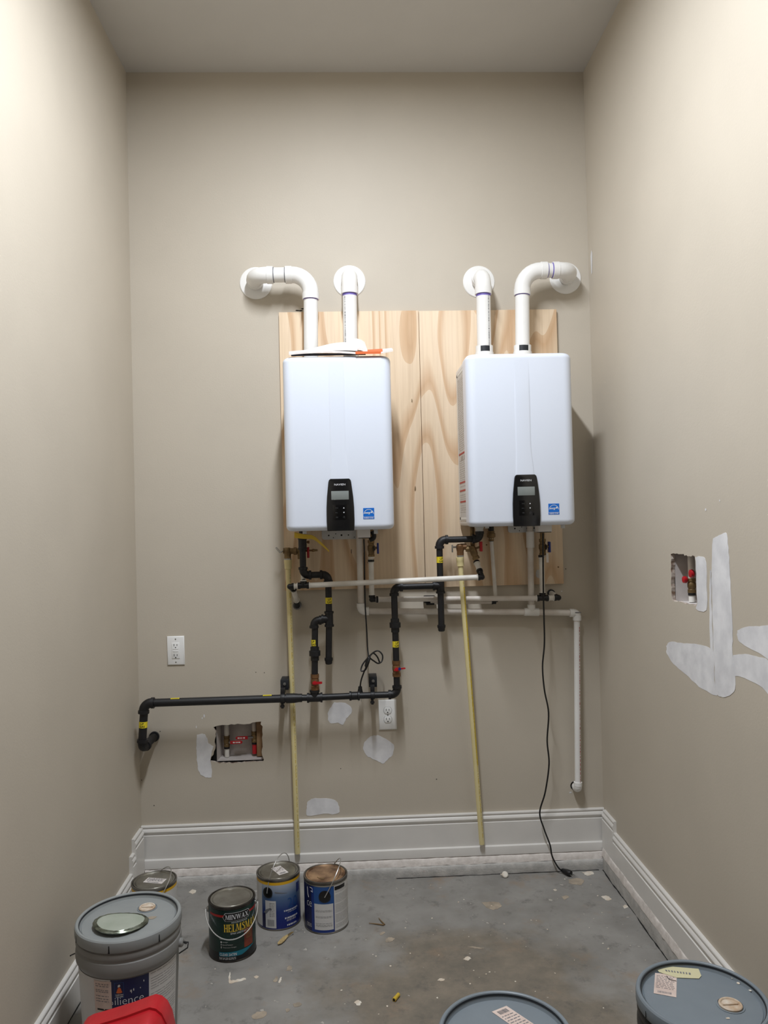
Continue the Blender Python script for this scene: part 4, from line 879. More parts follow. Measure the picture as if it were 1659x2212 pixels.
# ------------------------------------------------------------------ power cords
t = thing('power_cord', 'short black power cord hanging in a knotted bundle behind the gas header', 'cord', at(778,1490,-.1))
P_ = smoothpts([at(786,1165,-.18), at(787,1190,-.165), at(787.5,1250,-.135), at(789,1310,-.125), at(792,1360,-.12), at(794,1400,-.12), at(796,1424,-.135),
      at(790,1446,-.12), at(780,1449,-.115), at(783,1436,-.105), at(793,1423,-.1), at(806,1410,-.1), at(817,1406,-.1), at(826,1415,-.105), at(825,1428,-.11), at(817,1433,-.12), at(808,1428,-.13), at(799,1420,-.14),
      at(806,1411,-.12), at(815,1419,-.11), at(820,1431,-.10)], 6)
MB().tube(P_, .0032, 10).build('cable', M['cord'], t)
P_ = smoothpts([at(800,1416,-.13), at(796,1428,-.15), at(790,1443,-.14), at(785,1455,-.12), at(780,1470,-.09), at(778,1484,-.07)], 6)
MB().tube(P_, .0032, 10).build('cable', M['cord'], t)
c = at(794,1430,-.135); mb = MB(); mb.lathe([(.003,-.024),(.008,-.018),(.009,0),(.008,.018),(.003,.024)], c, V(.35,0,1), 10, True, True); mb.build('cable_knot', M['cord'], t)
c = at(778,1482,-.070); mb = MB(); mb.lathe([(.004,.0),(.008,-.002),(.009,-.012),(.0125,-.028),(.013,-.046),(.010,-.050)], c, (0.03,0,1), 14, True, True); mb.build('plug', M['cord'], t)
for s in (-.006,.006): MB().box((c.x-.003+s-.0008,-.073,c.z-.066),(c.x-.003+s+.0008,-.067,c.z-.049)).build('plug_blade', M['steel'], t)
t = thing('power_cord', 'long black power cord trailing down the wall to its plug on the concrete floor', 'cord', atz(1225,1890,0))
P_ = smoothpts([at(1173,1152,-.18), at(1173,1200,-.165), at(1174,1290,-.14), at(1175,1330,-.13), at(1176,1390,-.12), at(1172,1440,-.12), at(1176,1490,-.12), at(1185,1540,-.1), at(1182,1600,-.09), at(1186,1650,-.08), at(1178,1710,-.07), at(1166,1755,-.06), at(1175,1790,-.055), at(1188,1825,-.055), at(1193,1850,-.06), at(1206,1874,-.07), atz(1217,1883,.008)], 8)
MB().tube(P_, .0034, 10).build('cable', M['cord'], t)
a_ = atz(1214,1881,.010); b_ = atz(1236,1890,.010); d_ = U(a_,b_); mb = MB(); mb.lathe([(.004,-.004),(.008,.002),(.010,.012),(.0128,.030),(.013,.044),(.011,.047)], a_+V(0,0,.003), d_, 14, True, True); pg = mb.build('plug', M['cord'], t)
e_ = a_+d_*.047; sd = V(-d_.y,d_.x,0)
for s in (-.006,.006): 
    k = e_+sd*s; MB().tube([k, k+d_*.016], .0018, 6).build('plug_blade', M['steel'], t)

# ------------------------------------------------------------------ outlets
def outlet(px0,py0,px1,py1,lab,decora):
    a_ = at(px0,py0,0); b_ = at(px1,py1,0); cx = (a_.x+b_.x)/2; cz = (a_.z+b_.z)/2; w_ = abs(b_.x-a_.x); h_ = abs(a_.z-b_.z)
    t = thing('wall_outlet', lab, 'outlet', V(cx,0,cz), 'white wall outlets')
    mb = MB(); R = [[(cx+sx*(w_/2-i_), -d, cz+sz*(h_/2-i_)) for sx,sz in ((-1,-1),(1,-1),(1,1),(-1,1))] for i_,d in ((0,.0003),(0,.003),(.0015,.005),(.005,.0065))]
    mb.rings(R, True, True, True); mb.build('face_plate', M['outlet'], t, angle=50)
    def slots(cz_, par, yf):
        for s,hh in ((-.0063,.0045),(.0063,.0036)): MB().box((cx+s-.0011,yf-.0006,cz_+.003-hh),(cx+s+.0011,yf+.001,cz_+.003+hh)).build('slot', M['slot'], par)
        MB().cyl((cx,yf+.001,cz_-.008),(cx,yf-.0006,cz_-.008),.0027,seg=10).build('ground_hole', M['slot'], par)
    if decora:
        b2 = MB().box((cx-.0168,-.0088,cz-.0335),(cx+.0168,-.006,cz+.0335)).build('receptacle', M['outlet'], t, bevel=.0012)
        slots(cz+.0215, b2, -.0088); slots(cz-.0215, b2, -.0088)
        for z in (.0085,-.0015): MB().box((cx-.0115,-.0097,cz+z-.0035),(cx+.0115,-.0086,cz+z+.0035)).build('test_button', M['outlet'], b2, bevel=.0006)
        for z in (h_*.40,-h_*.40): MB().cyl((cx,-.006,cz+z),(cx,-.0074,cz+z),.003,seg=10).build('plate_screw', M['steel'], t)
    else:
        for z in (.0195,-.0195):
            P = [(cos(a_)*.0172, max(-.0142,min(.0142,sin(a_)*.0172))) for a_ in [2*pi*k/28 for k in range(28)]]
            mb = MB(); mb.prism(P, 0, 1, lambda u,v,d: (cx+u,-.006-d*.003,cz+z+v)); b2 = mb.build('receptacle', M['outlet'], t, bevel=.0006); slots(cz+z, b2, -.009)
            mb = MB()
            for k in range(28):
                p,q = P[k],P[(k+1)%28]; mb.add([(cx+p[0],-.00665,cz+z+p[1]),(cx+q[0],-.00665,cz+z+q[1]),(cx+q[0]*1.07,-.00665,cz+z+q[1]*1.07),(cx+p[0]*1.07,-.00665,cz+z+p[1]*1.07)],[(0,1,2,3)])
            mb.build('receptacle_gap', M['greyprint'], b2, smooth=False)
        MB().cyl((cx,-.006,cz),(cx,-.0074,cz),.003,seg=10).build('plate_screw', M['steel'], t)
outlet(361,1374.5,399.5,1435.5,'white square-faced outlet alone on the wall above the black gas header',True)
outlet(817.5,1512,857.5,1575,'white rounded duplex outlet partly covered by the gas header',False)

# ------------------------------------------------------------------ shut-off valves in the wall openings
def shut(x, y, z0, z1, zv, up_mt, dn_mt, hand, lab, r=.0105):
    t = thing('shutoff_valve', lab, 'valve', V(x,y,zv), 'stop valves in the wall openings')
    pipe(t, (x,y,zv+.02), (x,y,z1), r, up_mt); pipe(t, (x,y,z0), (x,y,zv-.02), r, dn_mt)
    MB().lathe([(r,-.024),(r*1.25,-.024),(r*1.25,-.014),(r*1.05,-.012),(r*1.3,-.005),(r*1.3,.007),(r*1.05,.012),(r*1.3,.014),(r*1.3,.024)], V(x,y,zv), (0,0,1), 12, True, True).build('valve_body', M['brass'], t)
    MB().lathe([(r,-.033),(r*1.18,-.033),(r*1.18,-.025),(r,-.025)], V(x,y,zv), (0,0,1), 16, True, True).build('crimp_ring', M['crimp'], t)
    return t
zt = at(500,1556,0).z+.03; zb = at(500,1644,0).z+.002
x1 = at(489,1600,.05).x; zv = at(489,1602,.05).z
t = shut(x1,.06,zb,zt,zv,'pex','pex',0,'stop valve on white pipes in the square wall opening')
hx0 = at(497,1604,.035); P = [(0,-.0072),(.046,-.0072),(.051,-.005),(.054,0),(.051,.005),(.046,.0072),(0,.0072)]
mb = MB(); mb.prism(P,0,1,lambda u,v,d:(hx0.x+u,.040-d*.003,hx0.z-.001+v)); o = mb.build('lever', M['red'], t, bevel=.0008)
mb = MB(); dashes_ = [(.012,.020),(.024,.028),(.030,.034),(.036,.044)]
for a_,b_ in dashes_: rect2(mb,a_,-.0026,b_,.0026,lambda u,v:(hx0.x+u,.0365,hx0.z-.001+v))
mb.build('lever_print', M['white_print'], o, smooth=False)
MB().box((hx0.x-.006,.040,hx0.z-.004),(hx0.x+.002,.056,hx0.z+.002)).build('stem', M['steel'], t)
x2 = at(549,1600,.05).x; zv = at(549,1592,.05).z
t = shut(x2,.06,zb+.01,zt,zv,'pvc_old','redpex',0,'stop valve feeding a red pipe in the square wall opening')
hx0 = at(535,1594,.035); mb = MB(); mb.prism([(-u,v) for u,v in P],0,1,lambda u,v,d:(hx0.x+u,.040-d*.003,hx0.z+v)); o = mb.build('lever', M['red'], t, bevel=.0008)
mb = MB()
for a_,b_ in dashes_: rect2(mb,-b_,-.0026,-a_,.0026,lambda u,v:(hx0.x+u,.0365,hx0.z+v))
mb.build('lever_print', M['white_print'], o, smooth=False)
MB().box((hx0.x-.001,.040,hx0.z-.003),(hx0.x+.022,.056,hx0.z+.003)).build('stem', M['steel'], t)
p = atx(1494,1262,XR+.05); zz0 = min(q[1] for q in hr)
t = shut(p.x,p.y,zz0-.002,max(q[1] for q in hr)+.04,p.z-.004,'pvc_old','pex',0,'stop valve with a red knob inside the tall wall opening')
for (x,y,sz) in ((1484,1252,.012),(1499,1239,.014)):
    q = atx(x,y,XR+.035); mb = MB(); mb.lathe([(.003,0),(sz*.8,.001),(sz,.006),(sz*.9,.013),(.004,.015)], q, (-1,0,0), 14, True, True); mb.build('knob', M['red'], t)
# ------------------------------------------------------------------ paint cans
RCAN, HCAN = .0825, .192
def wrapfn(cx, cy, r, ang0, off, z0=0):    # label space: s metres around from the direction facing the camera, v height
    base = math.atan2(CAM.y-cy, CAM.x-cx)
    return lambda s,v: V(cx+cos(base+ang0+s/r)*(r+off), cy+sin(base+ang0+s/r)*(r+off), z0+v)
def can(px, py, lab, top, group='gallon paint cans on the floor'):
    c = atz(px,py,HCAN); cx,cy = c.x,c.y
    t = thing('paint_can', lab, 'paint can', V(cx,cy,0), group)
    R = RCAN
    MB().lathe([(R-.004,.0),(R+.001,.0),(R+.0022,.002),(R+.001,.005),(R,.006),(R,HCAN-.010),(R+.001,HCAN-.009),(R+.0022,HCAN-.005),(R+.0015,HCAN-.001),(R-.002,HCAN),(R-.005,HCAN-.003),(R-.006,HCAN-.008)], (cx,cy,0), (0,0,1), 56, True, False).build('can_body', M['tin_dark'] if 'green' in lab else M['tin_mid'], t)
    MB().lathe([(R-.0055,HCAN-.007),(R-.007,HCAN-.0015),(R-.010,HCAN-.001),(R-.012,HCAN-.004),(R-.014,HCAN-.0065),(R-.017,HCAN-.0035),(R-.020,HCAN-.003),(.03,HCAN-.0028)], (cx,cy,0), (0,0,1), 56, False, True).build('lid', M[{'tinlight':'tin','tin':'tin','dirty':'tin_dirty'}[top]], t)
    return t, cx, cy
def band(t, cx, cy, a0, a1, z0, z1, mt, off=.0004, name='label_panel', lab=None, n=None):
    f = wrapfn(cx,cy,RCAN,0,off); mb = MB(); n = n or max(2,int(abs(a1-a0)/.1))
    rect2(mb, a0*RCAN, z0, a1*RCAN, z1, f, n); o = mb.build(name, M[mt], t, angle=60)
    if lab: tag(o, lab)
    return o
def strips(o, cx, cy, r, a0, a1, zs, mt, hh=.0009, off=.001, lo=.004, hi=.012):
    f = wrapfn(cx,cy,r,0,off); mb = MB()
    for z in zs:
        s = a0*r
        while s < a1*r-.001:
            l_ = min(random.uniform(lo,hi), a1*r-s); rect2(mb, s, z-hh, s+l_, z+hh, f, 2); s += l_+random.uniform(.0012,.003)
    mb.build('small_print', M[mt], o, smooth=False)
def ear(t, cx, cy, ang, z, mt, r=.011, th=.006, r2=RCAN):
    f = wrapfn(cx,cy,r2,ang,0); p = f(0,z); n_ = V(p.x-cx,p.y-cy,0).normalized()
    MB().lathe([(r*1.1,0),(r*1.1,.001),(r,.002),(r*.85,th*.7),(r*.45,th),(.001,th)], p, n_, 18, False, True).build('bail_ear', M[mt], t)
    return p, n_

# green spar urethane can
t, cx, cy = can(500.5,1936,'dark green gallon can with yellow lettering and wire bail hanging in front','tin')
lab = band(t,cx,cy,-pi,pi,.006,HCAN-.011,'green_lab',.0003,'label',n=64)
band(t,cx,cy,-pi,pi,.006,.034,'blk_lab',.0006,'base_band',n=64)
f = wrapfn(cx,cy,RCAN,0,.0009); f2 = wrapfn(cx,cy,RCAN,0,.0013); f3 = wrapfn(cx,cy,RCAN,0,.0018)
A = .22                                   # the label's middle sits a little to one side
mb = MB(); rect2(mb,-1.15*RCAN,.157,1.6*RCAN,.165,f,24); mb.build('red_stripe', M['redstripe'], lab)
def wpoly(mb, P, fn, n=10):               # convex polygon split in columns so it follows the curve
    xs = sorted(set([p[0] for p in P]+[min(p[0] for p in P)+(max(p[0] for p in P)-min(p[0] for p in P))*k/n for k in range(n+1)]))
    def lohi(x):
        ys = []
        for i in range(len(P)):
            a_,b_ = P[i],P[(i+1)%len(P)]
            if abs(a_[0]-b_[0]) < 1e-9:
                if abs(x-a_[0]) < 1e-9: ys += [a_[1],b_[1]]
            elif min(a_[0],b_[0])-1e-9 <= x <= max(a_[0],b_[0])+1e-9: ys.append(a_[1]+(b_[1]-a_[1])*(x-a_[0])/(b_[0]-a_[0]))
        return min(ys),max(ys)
    vs = []
    for x in xs: lo,hi = lohi(x); vs += [fn(x,lo),fn(x,hi)]
    mb.add(vs, [(2*i,2*i+2,2*i+3,2*i+1) for i in range(len(xs)-1)])
hexp = lambda cx_,w_,h_,z_: [(cx_-w_,z_),(cx_-w_+.009,z_+h_),(cx_+w_-.009,z_+h_),(cx_+w_,z_),(cx_+w_-.009,z_-h_),(cx_-w_+.009,z_-h_)]
mc = A*RCAN
mb = MB(); wpoly(mb, hexp(mc,.052,.0145,.158), f); mb.build('badge_edge', M['silver_print'], lab)
mb = MB(); wpoly(mb, hexp(mc,.0505,.0132,.158), f2); mb.build('badge', M['blk_lab'], lab)
LIFT = lambda p,e: p+V(p.x-cx,p.y-cy,0).normalized()*e
mb = MB(); slab(mb,'MINWAX',.084,.0165,f3,mc,.158); mb.build('lettering', M['silver_print'], lab, smooth=False)
mb = MB(); text(mb,'INDOOR/OUTDOOR',.058,.0050,f,mc+.008,.1385); text(mb,'SPAR URETHANE',.066,.0062,f,mc+.008,.1005); mb.build('lettering', M['silver_print'], lab, smooth=False)
mb = MB(); slab(mb,'HELMSMAN',.128,.0265,f2,mc+.016,.1200); mb.build('lettering', M['gold'], lab, smooth=False)
x0 = -.58*RCAN
mb = MB(); text(mb,'Superior Protection From:',.064,.0045,f,x0+.032,.0815); text(mb,'Sunlight',.019,.0045,f,x0+.022,.0710); text(mb,'Rain & Moisture',.036,.0045,f,x0+.030,.0620); text(mb,'Temperature Changes',.048,.0050,f,x0+.036,.0525); mb.build('lettering', M['labgrey'], lab, smooth=False)
mb = MB(); poly2(mb, [(x0+.007+cos(2*pi*k/12)*.003,.071+sin(2*pi*k/12)*.0035) for k in range(12)], f); poly2(mb,[(x0+.0045,.0600),(x0+.0095,.0600),(x0+.007,.0660)],f); rect2(mb,x0+.0055,.0495,x0+.0085,.0565,f); mb.build('bullet_mark', M['labgrey'], lab, smooth=False)
pic = MB(); rect2(pic, .50*RCAN,.042,.98*RCAN,.107,f,6); pc = pic.build('door_picture', M['door_pic'], lab)
mb = MB(); rect2(mb,.60*RCAN,.070,.90*RCAN,.102,f2,4); mb.build('picture_panel', M['door_pic2'], lab)
mb = MB(); wpoly(mb, [(-.58*RCAN,.021),(.45*RCAN,.021),(1.05*RCAN,.040),(.62*RCAN,.040),(.30*RCAN,.036),(-.58*RCAN,.036)] if False else [(-.60*RCAN,.0215),(.38*RCAN,.0215),(1.08*RCAN,.0405),(-.60*RCAN,.0360)], f2, 14); mb.build('teal_band', M['teal'], lab)
mb = MB(); text(mb,'CLEAR SATIN',.060,.0095,f3,x0+.031,.0285,bold=.01); mb.build('lettering', M['silver_print'], lab, smooth=False)
strips(lab,cx,cy,RCAN,-.60,.12,(.0175,.0145,.0115),'labgrey',.0006,.0012)
e1,n1 = ear(t,cx,cy,-1.50,.160,'steel',.010,.008); e2,n2 = ear(t,cx,cy,1.62,.160,'steel',.008,.006)
o1 = e1+n1*.008; o2 = e2+n2*.008; mid = (o1+o2)/2; ax_ = (o1-o2).normalized(); fwd = V(CAM.x-cx,CAM.y-cy,0).normalized()
dn = (fwd*.77+V(0,0,-1)*.64).normalized(); half = (o1-o2).length/2+.002
pts = [mid+ax_*half*cos(a_)+dn*.1185*sin(a_) for a_ in [pi*k/28 for k in range(29)]]
pts = [o1]+pts+[pts[-1]+V(.001,-.0,.010),o2+V(0,0,.004)]
MB().tube(pts, .0021, 8).build('bail', M['wire'], t)

# silver-to-blue can
t, cx, cy = can(601,1879,'silver and blue gallon can with a yellow band and upright bail','tin')
lab = band(t,cx,cy,-pi,pi,.006,HCAN-.022,'bluefade',.0003,'label',n=64)
band(t,cx,cy,-pi,pi,HCAN-.022,HCAN-.0115,'yellowband',.0004,'yellow_band',n=64)
band(t,cx,cy,-1.7,-.86,.010,HCAN-.022,'labgrey',.0006,'grey_panel'); band(t,cx,cy,-.84,-.66,.010,.060,'navy',.0007,'navy_strip')
pn = band(t,cx,cy,-.66,-.14,.010,.112,'labgrey',.0008,'barcode_panel'); strips(pn,cx,cy,RCAN,-.45,-.2,(.103,.097,.091,.085,.079,.073,.067,.061,.055),'greyprint',.0006,.0013)
f = wrapfn(cx,cy,RCAN,0,.0014); mb = MB(); s = -.55
while s < -.22: w_ = random.uniform(.008,.022); rect2(mb,s*RCAN,.018,(s+w_)*RCAN,.042,f); s += w_+random.uniform(.008,.02)
mb.build('barcode', M['greyprint'], pn, smooth=False)
mb = MB(); poly2(mb,[(-.75*RCAN,.066),(-.62*RCAN,.062),(-.33*RCAN,.080),(-.40*RCAN,.086),(-.62*RCAN,.078)],f); mb.build('stripe_mark', M['greyprint'], pn, smooth=False)
f = wrapfn(cx,cy,RCAN,0,.0009); mb = MB(); text(mb,'2',.020,.036,f,.52*RCAN,.098,bold=-.01); text(mb,'0',.018,.036,f,.82*RCAN,.098,bold=-.01); o = mb.build('lettering', M['midblue'], lab, smooth=False)
mb = MB()
for z,a0,a1,hh in ((.072,.25,1.0,.0036),(.066,.42,.85,.0012)): pass
mb2 = lab; strips(lab,cx,cy,RCAN,.22,1.0,(.071,),'silver_print',.0028,.0009,.002,.005); strips(lab,cx,cy,RCAN,.4,.9,(.064,),'labgrey',.0008,.0009); strips(lab,cx,cy,RCAN,.26,.95,(.043,),'white_print',.0030,.0009,.002,.005); strips(lab,cx,cy,RCAN,.34,.85,(.036,.032),'labgrey',.0008,.0009); strips(lab,cx,cy,RCAN,.36,.86,(.016,),'white_print',.0030,.0009,.002,.004)
mb = MB(); wpoly(mb,[(-.18*RCAN,.147),(.40*RCAN,.137),(.40*RCAN,.1362),(-.18*RCAN,.142)],f,8); mb.build('grey_stroke', M['greyprint'], lab)  # thin grey stroke tapering across the label
band(t,cx,cy,.92,1.2,.125,.160,'blue_lab',.0008,'blue_patch')
e1,n1 = ear(t,cx,cy,-.52,.142,'cap',.0185,.004); e2,n2 = ear(t,cx,cy,pi-.52,.142,'cap',.0185,.004)
o1 = e1+n1*.006; o2 = e2+n2*.006; mid = (o1+o2)/2; ax_ = (o1-o2).normalized(); side = ax_.cross(V(0,0,1)); 
if side.x < 0: side = -side
upv = (V(0,0,1)*.975+side*.12).normalized(); half = (o1-o2).length/2
MB().tube([o1-n1*.003]+[mid+ax_*half*cos(a_)+upv*.112*sin(a_) for a_ in [pi*k/28 for k in range(29)]]+[o2-n2*.003], .0018, 8).build('bail', M['wire'], t)
def lid_label(t, cx, cy, ox, oy, w_, h_, ang, z, mt='paper', name='lid_label'):
    ca,sa = cos(ang),sin(ang); fn = lambda off: (lambda u,v: V(cx+ox+u*ca-v*sa, cy+oy+u*sa+v*ca, z+off))
    mb = MB(); rect2(mb,-w_/2,-h_/2,w_/2,h_/2,fn(.0006)); o = mb.build(name, M[mt], t, smooth=False); tag(o,'printed paper label')
    mb = MB()
    for k in range(6):
        v = h_*.38-h_*.55*k/6; s = -w_*.42
        while s < w_*.35: l_ = random.uniform(.004,.012); rect2(mb,s,v-.0008,min(s+l_,w_*.42),v+.0008,fn(.0011)); s += l_+.003
    s = -w_*.3
    while s < w_*.3: l_ = random.uniform(.0008,.0025); rect2(mb,s,-h_*.42,s+l_,-h_*.28,fn(.0011)); s += l_+random.uniform(.0008,.002)
    mb.build('label_print', M['greyprint'], o, smooth=False); return o
lid_label(t,cx,cy,.006,.0,.040,.072,.55,HCAN-.0028)

# navy and white can with a stained lid
t, cx, cy = can(703,1885,'blue and white gallon can with a rusty stained lid','dirty')
lab = band(t,cx,cy,-pi,pi,.006,HCAN-.012,'navy',.0003,'label',n=64)
band(t,cx,cy,-.72,.36,.006,HCAN-.014,'blue_lab',.0005,'blue_panel'); band(t,cx,cy,-.58,.36,.105,HCAN-.014,'midblue',.0006,'mid_blue_panel')
wp = band(t,cx,cy,-.56,.32,.016,.112,'labgrey',.0009,'white_panel'); strips(wp,cx,cy,RCAN,-.50,.26,(.088,.084,.066,.062,.040,.034,.030),'greyprint',.0005,.0013)
wp2 = band(t,cx,cy,.37,1.55,.008,HCAN-.014,'labgrey',.0009,'text_panel'); strips(wp2,cx,cy,RCAN,.42,1.4,[.02+.0052*k for k in range(27) if k%7!=3],'greyprint',.0004,.0013,.01,.03)
band(t,cx,cy,.40,1.0,.158,.172,'blk_lab',.0012,'black_strip'); 
band(t,cx,cy,-pi,pi,HCAN-.0165,HCAN-.0112,'tin',.0010,'tin_band',n=64)
f = wrapfn(cx,cy,RCAN,0,.0009); mb = MB(); text(mb,'ce',.026,.019,f,-.86*RCAN,.106,bold=-.012); mb.build('lettering', M['silver_print'], lab, smooth=False)
strips(lab,cx,cy,RCAN,-1.05,-.72,(.032,.027,.022),'labgrey',.0012,.0009,.002,.004)
mb = MB(); mb.tube([f(-.98*RCAN,.165),f(-.95*RCAN,.140),f(-.90*RCAN,.128)], .0010, 6); mb.tube([f(-.80*RCAN,.168),f(-.66*RCAN,.166),f(-.64*RCAN,.152),f(-.74*RCAN,.156)], .0008, 6); mb.build('white_strokes', M['labgrey'], lab)
e1,n1 = ear(t,cx,cy,-.06,.140,'cap',.0205,.004); e2,n2 = ear(t,cx,cy,pi-.06,.140,'cap',.0205,.004)
o1 = e1+n1*.006; o2 = e2+n2*.006; mid = (o1+o2)/2; ax_ = (o1-o2).normalized(); half = (o1-o2).length/2
upv = (V(0,0,1)*.86+V(.52,-.02,0)).normalized()
MB().tube([o1-n1*.003]+[mid+ax_*half*cos(a_)+upv*.115*sin(a_) for a_ in [pi*k/28 for k in range(29)]]+[o2-n2*.003], .0018, 8).build('bail', M['wire'], t)
mb = MB(); mb.tube(smoothpts([V(cx-.03,cy-.03,HCAN-.002),V(cx-.018,cy-.042,HCAN-.002),V(cx-.002,cy-.046,HCAN-.002)],4), [.001]*4+[.0035]*4+[.002], 6); mb.build('dried_paint', M['twig'], t)

# can hidden behind the bucket
t, cx, cy = can(333,1900,'gallon can with a yellow band half hidden behind the tall grey bucket','tin')
band(t,cx,cy,-pi,pi,.006,HCAN-.022,'labgrey',.0003,'label',n=64); band(t,cx,cy,-pi,pi,HCAN-.022,HCAN-.0115,'yellowband',.0004,'yellow_band',n=64)
lid_label(t,cx,cy,.004,-.004,.078,.040,-.25,HCAN-.0028)
e1,n1 = ear(t,cx,cy,.12,.150,'cap',.014,.004); e2,n2 = ear(t,cx,cy,pi+.12,.150,'cap',.014,.004)
o1 = e1+n1*.006; o2 = e2+n2*.006; mid = (o1+o2)/2; ax_ = (o1-o2).normalized(); half = (o1-o2).length/2; upv = (V(0,0,1)*.78+V(.62,.05,0)).normalized()
MB().tube([o1-n1*.003]+[mid+ax_*half*cos(a_)+upv*.100*sin(a_) for a_ in [pi*k/28 for k in range(29)]]+[o2-n2*.003], .0018, 8).build('bail', M['wire'], t)

# ------------------------------------------------------------------ five-gallon buckets
HB = .370
def bucket(c, lab, body, lidm='bucket_lid'):
    cx,cy = c.x,c.y; t = thing('paint_bucket', lab, 'bucket', V(cx,cy,0), 'five gallon plastic buckets')
    MB().lathe([(.128,0),(.131,.002),(.1325,.01),(.1425,.235),(.143,.262),(.1445,.263),(.147,.268),(.1505,.274),(.1515,.282),(.1515,.296),(.1500,.304),(.1470,.307),(.1465,.313),(.1500,.316),(.1508,.320),(.1508,.328),(.1495,.331),(.1465,.333),(.146,.340),(.146,.352)], (cx,cy,0), (0,0,1), 72, True, False).build('bucket_body', M[body], t, angle=24)
    l = MB().lathe([(.1475,.3385),(.1520,.3385),(.1532,.342),(.1530,.360),(.1520,.366),(.1490,.3695),(.1450,.370),(.1425,.3685),(.1405,.3640),(.1385,.3560),(.1365,.3530),(.1345,.3535),(.1335,.3555),(.130,.3560),(.05,.3562)], (cx,cy,0), (0,0,1), 80, False, True).build('lid', M[lidm], t, angle=26)
    MB().lathe([(.1402,.3637),(.1412,.3662),(.1402,.3662),(.1392,.3620)], (cx,cy,0), (0,0,1), 80).build('lid_groove', M['gasket'], l)
    return t, cx, cy, l
def spout(l, p, z, r=.026, tilt=0):
    x,y = p; MB().lathe([(r*1.2,0),(r*1.2,.0015),(r*1.08,.002)], (x,y,z), (0,0,1), 28).build('spout_rim', M['bucket_lid'], l)
    MB().lathe([(r,0),(r,.004),(r*.93,.0055),(r*.82,.0050),(r*.76,.0022),(.001,.0018)], (x,y,z), (0,0,1), 24, False, False).build('spout_cap', M['spout'], l)
    MB().box((x-r*.7,y-.002,z+.002),(x+r*.7,y+.002,z+.0052)).build('pull_bar', M['spout'], l, bevel=.0008)
def bail(t, cx, cy, ang, r, z, drop, side):
    f = wrapfn(cx,cy,r,0,0); pts=[]
    return
cB = atz(278.5,1976,HB)
t, cx, cy, l = bucket(cB, 'tall grey bucket with a navy label and a flattened metal disc on its lid', 'bucket', 'bucket_lid_grey')
RB = .1432
def bw(off, zt=.25): 
    base = math.atan2(CAM.y-cy, CAM.x-cx)
    def fn(s,v):
        r = .1325+(.1425-.1325)*(v-.01)/.225+off; return V(cx+cos(base+s/RB)*r, cy+sin(base+s/RB)*r, v)
    return fn
def bpanel(a0,a1,z0,z1,mt,name,off=.0006,lab=None,slot=0):
    mb = MB(); rect2(mb,a0*RB,z0,a1*RB,z1,bw(off),max(3,int((a1-a0)/.06))); o = mb.build(name, M[mt], t); 
    if lab: tag(o,lab)
    return o
def bstrips(o,a0,a1,zs,mt,hh=.0008,off=.0014,lo=.005,hi=.02,slope=0):
    mb = MB(); f_ = bw(off)
    for z in zs:
        s = a0*RB
        while s < a1*RB-.001: l_ = min(random.uniform(lo,hi),a1*RB-s); rect2(mb,s,z-hh,s+l_,z+hh,f_,2); s += l_+random.uniform(.0015,.004)
    mb.build('small_print', M[mt], o, smooth=False)
lb = bpanel(-1.9,1.15,.05,.260,'labgrey','label'); lb.data.materials[0] = M['labgrey']
nv = bpanel(-.38,.36,.05,.260,'navy','navy_panel',.0010)
st = bpanel(-.74,-.36,.06,.256,'pinkpaper','batch_sticker',.0016,'pinkish paper batch sticker')
bstrips(st,-.70,-.42,(.247,.241,.230,.225,.213,.205,.198),'greyprint',.0010,.0021,.003,.009); bstrips(st,-.68,-.38,(.1755,.173),'black_print',.0012,.0021,.02,.04)
bstrips(lb,.40,1.10,[.075+.0075*k for k in range(25) if k%6!=5],'greyprint',.0006,.0011,.012,.05)
f_ = (lambda g_: (lambda u,v: g_(u,v+.011)))(bw(.0014)); mb = MB(); x0 = -.30*RB; 
for (a_,b_,c_,d_) in ((-.012,.197,.0135,.198),(-.012,.240,.0135,.241),(-.012,.197,-.0112,.241),(.0127,.197,.0135,.241)): rect2(mb,x0+.012+a_,b_-.0,x0+.012+c_,d_,f_,2)
mb.build('emblem_frame', M['midblue'], nv, smooth=False)
mb = MB(); ex = x0+.0127; poly2(mb,[(ex-.0085,.2125),(ex-.004,.2105),(ex+.004,.2105),(ex+.0085,.2130),(ex+.006,.2180),(ex+.0045,.2240),(ex+.001,.2275),(ex-.002,.2270),(ex-.0045,.2230),(ex-.006,.2180)],f_); mb.build('emblem', M['orange'], nv, smooth=False)
mb = MB(); f5 = (lambda g_: (lambda u,v: g_(u,v+.011)))(bw(.0018)); poly2(mb,[(ex-.004,.2280),(ex+.002,.2290),(ex+.0035,.2330),(ex+.001,.2360),(ex-.003,.2340)],f5); text(mb,'SHERWIN',.021,.0042,f_,ex,.2058,bold=.01); text(mb,'WILLIAMS',.021,.0042,f_,ex,.2005,bold=.01); mb.build('lettering', M['labgrey'], nv, smooth=False)
mb = MB(); text(mb,'ilience',.079,.0215,bw(.0020),-.025*RB,.1995,bold=-.012); mb.build('lettering', M['silver_print'], nv, smooth=False)
mb = MB()
for k in range(8): 
    a_ = 1.2*pi+.6*pi*k/7-.9; 
poly2(mb,[(-.352*RB,.190),(-.340*RB,.190),(-.335*RB,.194),(-.340*RB,.198),(-.352*RB,.199),(-.352*RB,.1970),(-.345*RB,.1957),(-.345*RB,.1937),(-.352*RB,.1924)],bw(.0020)); mb.build('lettering', M['silver_print'], nv, smooth=False)
mb = MB()
for s,z,h in ((.02,.222,.008),(.06,.226,.005),(.19,.226,.002),(.0,.224,.004),(.255,.243,.004)): poly2(mb, rpoly(s*RB,z,6,.0012,.3,1,h/.0014), bw(.0017))
mb.build('paint_drips', M['labgrey'], nv, smooth=False)
